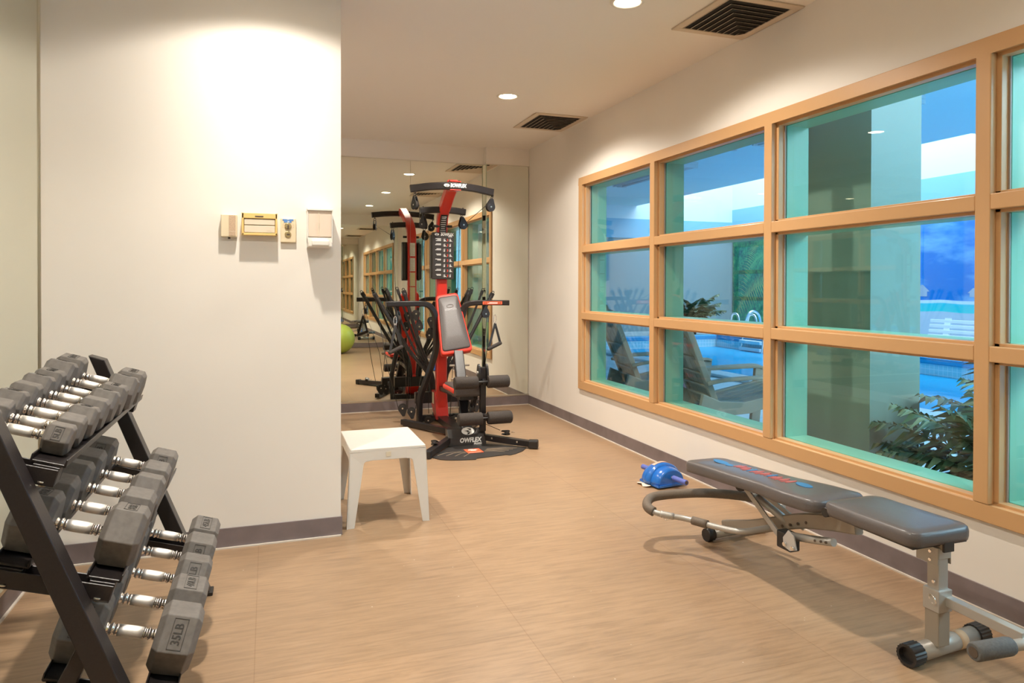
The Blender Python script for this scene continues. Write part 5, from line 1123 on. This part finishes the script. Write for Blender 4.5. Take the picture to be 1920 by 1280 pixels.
# base: front housing with lettering, feet, rear frame, foot mat
hx0, hx1, hy = 1.275, 1.570, 5.075
mb = MB(); q = [(hy, .004), (hy+.10, .004), (hy+.10, .112), (hy+.055, .122), (hy+.006, .062)]
mb.add([(x, y, z) for x in (hx0, hx1) for y, z in q], [(4,3,2,1,0), (5,6,7,8,9)]+[(k, (k+1) % 5, 5+(k+1) % 5, 5+k) for k in range(5)]); fh = mb.build('front_housing', nmat('housing_black', (.045, .040, .038), .35), gy, bevel=.004)
fm = frame(((hx0+hx1)/2, hy+.031, .092), (1, 0, 0), (0, .049, .060))
text('brand_lettering', 'OWFLEX', .046, WHITE, fh, frame(((hx0+hx1)/2+.022, hy+.0035, .040), (1, 0, 0), (0, .006, .058))@Matrix.Translation((0, 0, .001)), .0008, bold=.0022, sx=.90, shear=.15)
text('model_lettering', 'PR3000', .020, WHITE, fh, frame(((hx0+hx1)/2+.080, hy-.0008, .012), (1, 0, 0), (0, .006, .058))@Matrix.Translation((0, 0, .001)), .0006, bold=.0006)
brand_oval(fh, fm@Matrix.Translation((.012, .012, .0008)), .050, .032, BLACKP)
def leg(a, b, w=.05, h=.045): return MB().bar(a, b, w, h)
leg((hx0+.03, hy+.07, .045), (1.065, 4.80, .032)).build('front_foot', BLACK, gy, bevel=.004); MB().bar((1.065, 4.80, .032), (1.035, 4.765, .030), .062, .056).build('foot_cap', BLACKP, gy, bevel=.008)
e = atZ(1005, 832, .035); leg((hx1-.03, hy+.06, .05), (e.x-.035, e.y+.02, .035)).build('front_foot', BLACK, gy, bevel=.004); MB().bar((e.x-.05, e.y+.027, .034), (e.x+.015, e.y-.008, .034), .064, .062).build('foot_cap', BLACKP, gy, bevel=.010)
mb = MB(); m0 = Vector((hx1-.03, hy+.06, .05)); m1 = Vector((e.x-.035, e.y+.02, .035))
for f in (.22, .72): c = m0.lerp(m1, f)+Vector((-.004, -.028, .004)); mb.cyl(c, c-Vector((0, .006, 0)), .007, 10)
mb.build('foot_bolts', ALU, gy)
c = m0.lerp(m1, .62)+Vector((-.02, .04, .055)); pulley(c, (-.8, 0, .1), (.1, .5, .9), .024, False); torus('floor_ring', c+Vector((.05, 0, 0)), .012, (0, .3, 1), CHROME, .003)
cc = Vector((1.13, 4.93, .075)); pulley(cc, (.7, .6, .1), (.1, .5, .9), .022, False); torus('floor_ring', cc+Vector((.04, .03, .0)), .012, (0, .3, 1), CHROME, .003)
cb2 = MB(); cb2.tube([(tx+.0, 5.12, .16), (m0.lerp(m1, .5)+Vector((-.03, .03, .07)))], .0026, 6); cb2.build('floor_cable', CABLE, gy)
ra = atZ(755, 791, .03); leg((hx0+.09, 5.46, .040), (ra.x, ra.y, .034), .048, .045).build('rear_frame', BLACK, gy, bevel=.004); leg((hx1-.07, 5.46, .040), (2*GX-ra.x, ra.y, .034), .048, .045).build('rear_frame', BLACK, gy, bevel=.004)
MB().bar((GX-.03, 5.15, .05), (GX-.03, 5.50, .04), .17, .05).bar((GX, 5.45, .035), (GX, 6.22, .035), .09, .05).build('base_beam', BLACK, gy, bevel=.004)
MB().bar((GX-.20, 6.10, .032), (GX+.20, 6.10, .032), .05, .05).build('rear_crossbar', BLACK, gy, bevel=.004)
MAT_ = nmat('foot_mat_rubber', (.040, .036, .034), .42)
ma = [(hx0-.02, 5.08), (1.075, 4.775)]; pts = [(hx0, 5.07), (1.085, 4.785)]
arcp = smooth_path([(1.085, 4.785, 0), (1.14, 4.70, 0), (1.25, 4.655, 0), (1.36, 4.64, 0)], 4)+[Vector((1.375, 4.665, 0)), Vector((1.60, 4.70, 0)), Vector((1.625, 4.68, 0))]+smooth_path([(1.68, 4.71, 0), (1.76, 4.78, 0), (1.82, 4.87, 0)], 4)
out = [(hx0, 5.075)]+[(p.x, p.y) for p in arcp]+[(hx1, 5.075)]
mt = MB().prism(out, .0015, .0055).build('foot_mat', MAT_, gy)
sl = MB()
for i in range(4):               # raised light-edged ribs fanning to both sides
    o = i*.045
    sl.tube([(1.13+o*1.25, 4.80-.030*i+.02, .0065), (1.205+o*1.15, 4.875-.022*i, .0065), (1.32+o*.6, 4.885-.020*i, .0065)], .0022, 6)
    sl.tube([(1.74-o*.9, 4.86-.026*i, .0065), (1.63-o*.6, 4.90-.024*i, .0065), (1.52-o*.3, 4.905-.022*i, .0065)], .0022, 6)
sl.build('mat_ribs', nmat('mat_rib', (.30, .22, .15), .45), mt)
lf = frame(atZ(888, 845, .0075), (1, .03, 0), (-.18, 1, 0)); ln_ = MB().box((-.058, -.062, 0), (.058, .062, .001), lf).build('red_mat_label', ORANGE, mt)
tl = MB()
for k, wd in enumerate((.030, .036, .020)): tl.box((-wd, .030-.014*k, .001), (wd, .038-.014*k, .0016), lf)
tl.box((-.05, -.052, .001), (.04, -.049, .0016), lf); tl.box((-.024, .050, .001), (.010, .056, .0016), lf); tl.build('label_text_lines', WHITE, ln_)

# hand grips hanging from the machine
def grip(px, py, Y, gx0, gy0, gx1, gy1, label):
    top = Vector(atY(px, py, Y)); a = Vector(atY(gx0, gy0, Y-.05)); b = Vector(atY(gx1, gy1, Y-.02)); t = empty('hand_grip', top, label, 'exercise handle', 'hand grips hanging from the home gym')
    ca = [top+Vector((0, 0, -.0))]; kk = MB().tube([top+Vector((.012*cos(q_), 0, -.035+.035*sin(q_))) for q_ in [2*pi*k/22 for k in range(22)]], .0035, 8, closed=True).build('carabiner', CHROME, t)
    lo = top+Vector((0, -.005, -.075))
    for e_ in (a, b): MB().bar(lo, e_, .020, .004, upv=(0, 1, 0)).build('strap', BLACKP, t)
    d = (b-a).normalized(); MB().tube([a-d*.010, a, b, b+d*.010], [.013, .016, .016, .013], 16).build('grip', FOAM, t)
    torus('ring', lo+Vector((0, 0, .006)), .009, (0, 1, 0), CHROME, .0022, t)
grip(741, 593, 5.72, 731, 661, 753, 650, 'black hand grip on chrome carabiner hanging from the left arm of the gym')
grip(928, 590, 5.74, 916, 654, 938, 643, 'black hand grip hanging from the right arm of the gym beside the mirror edge')
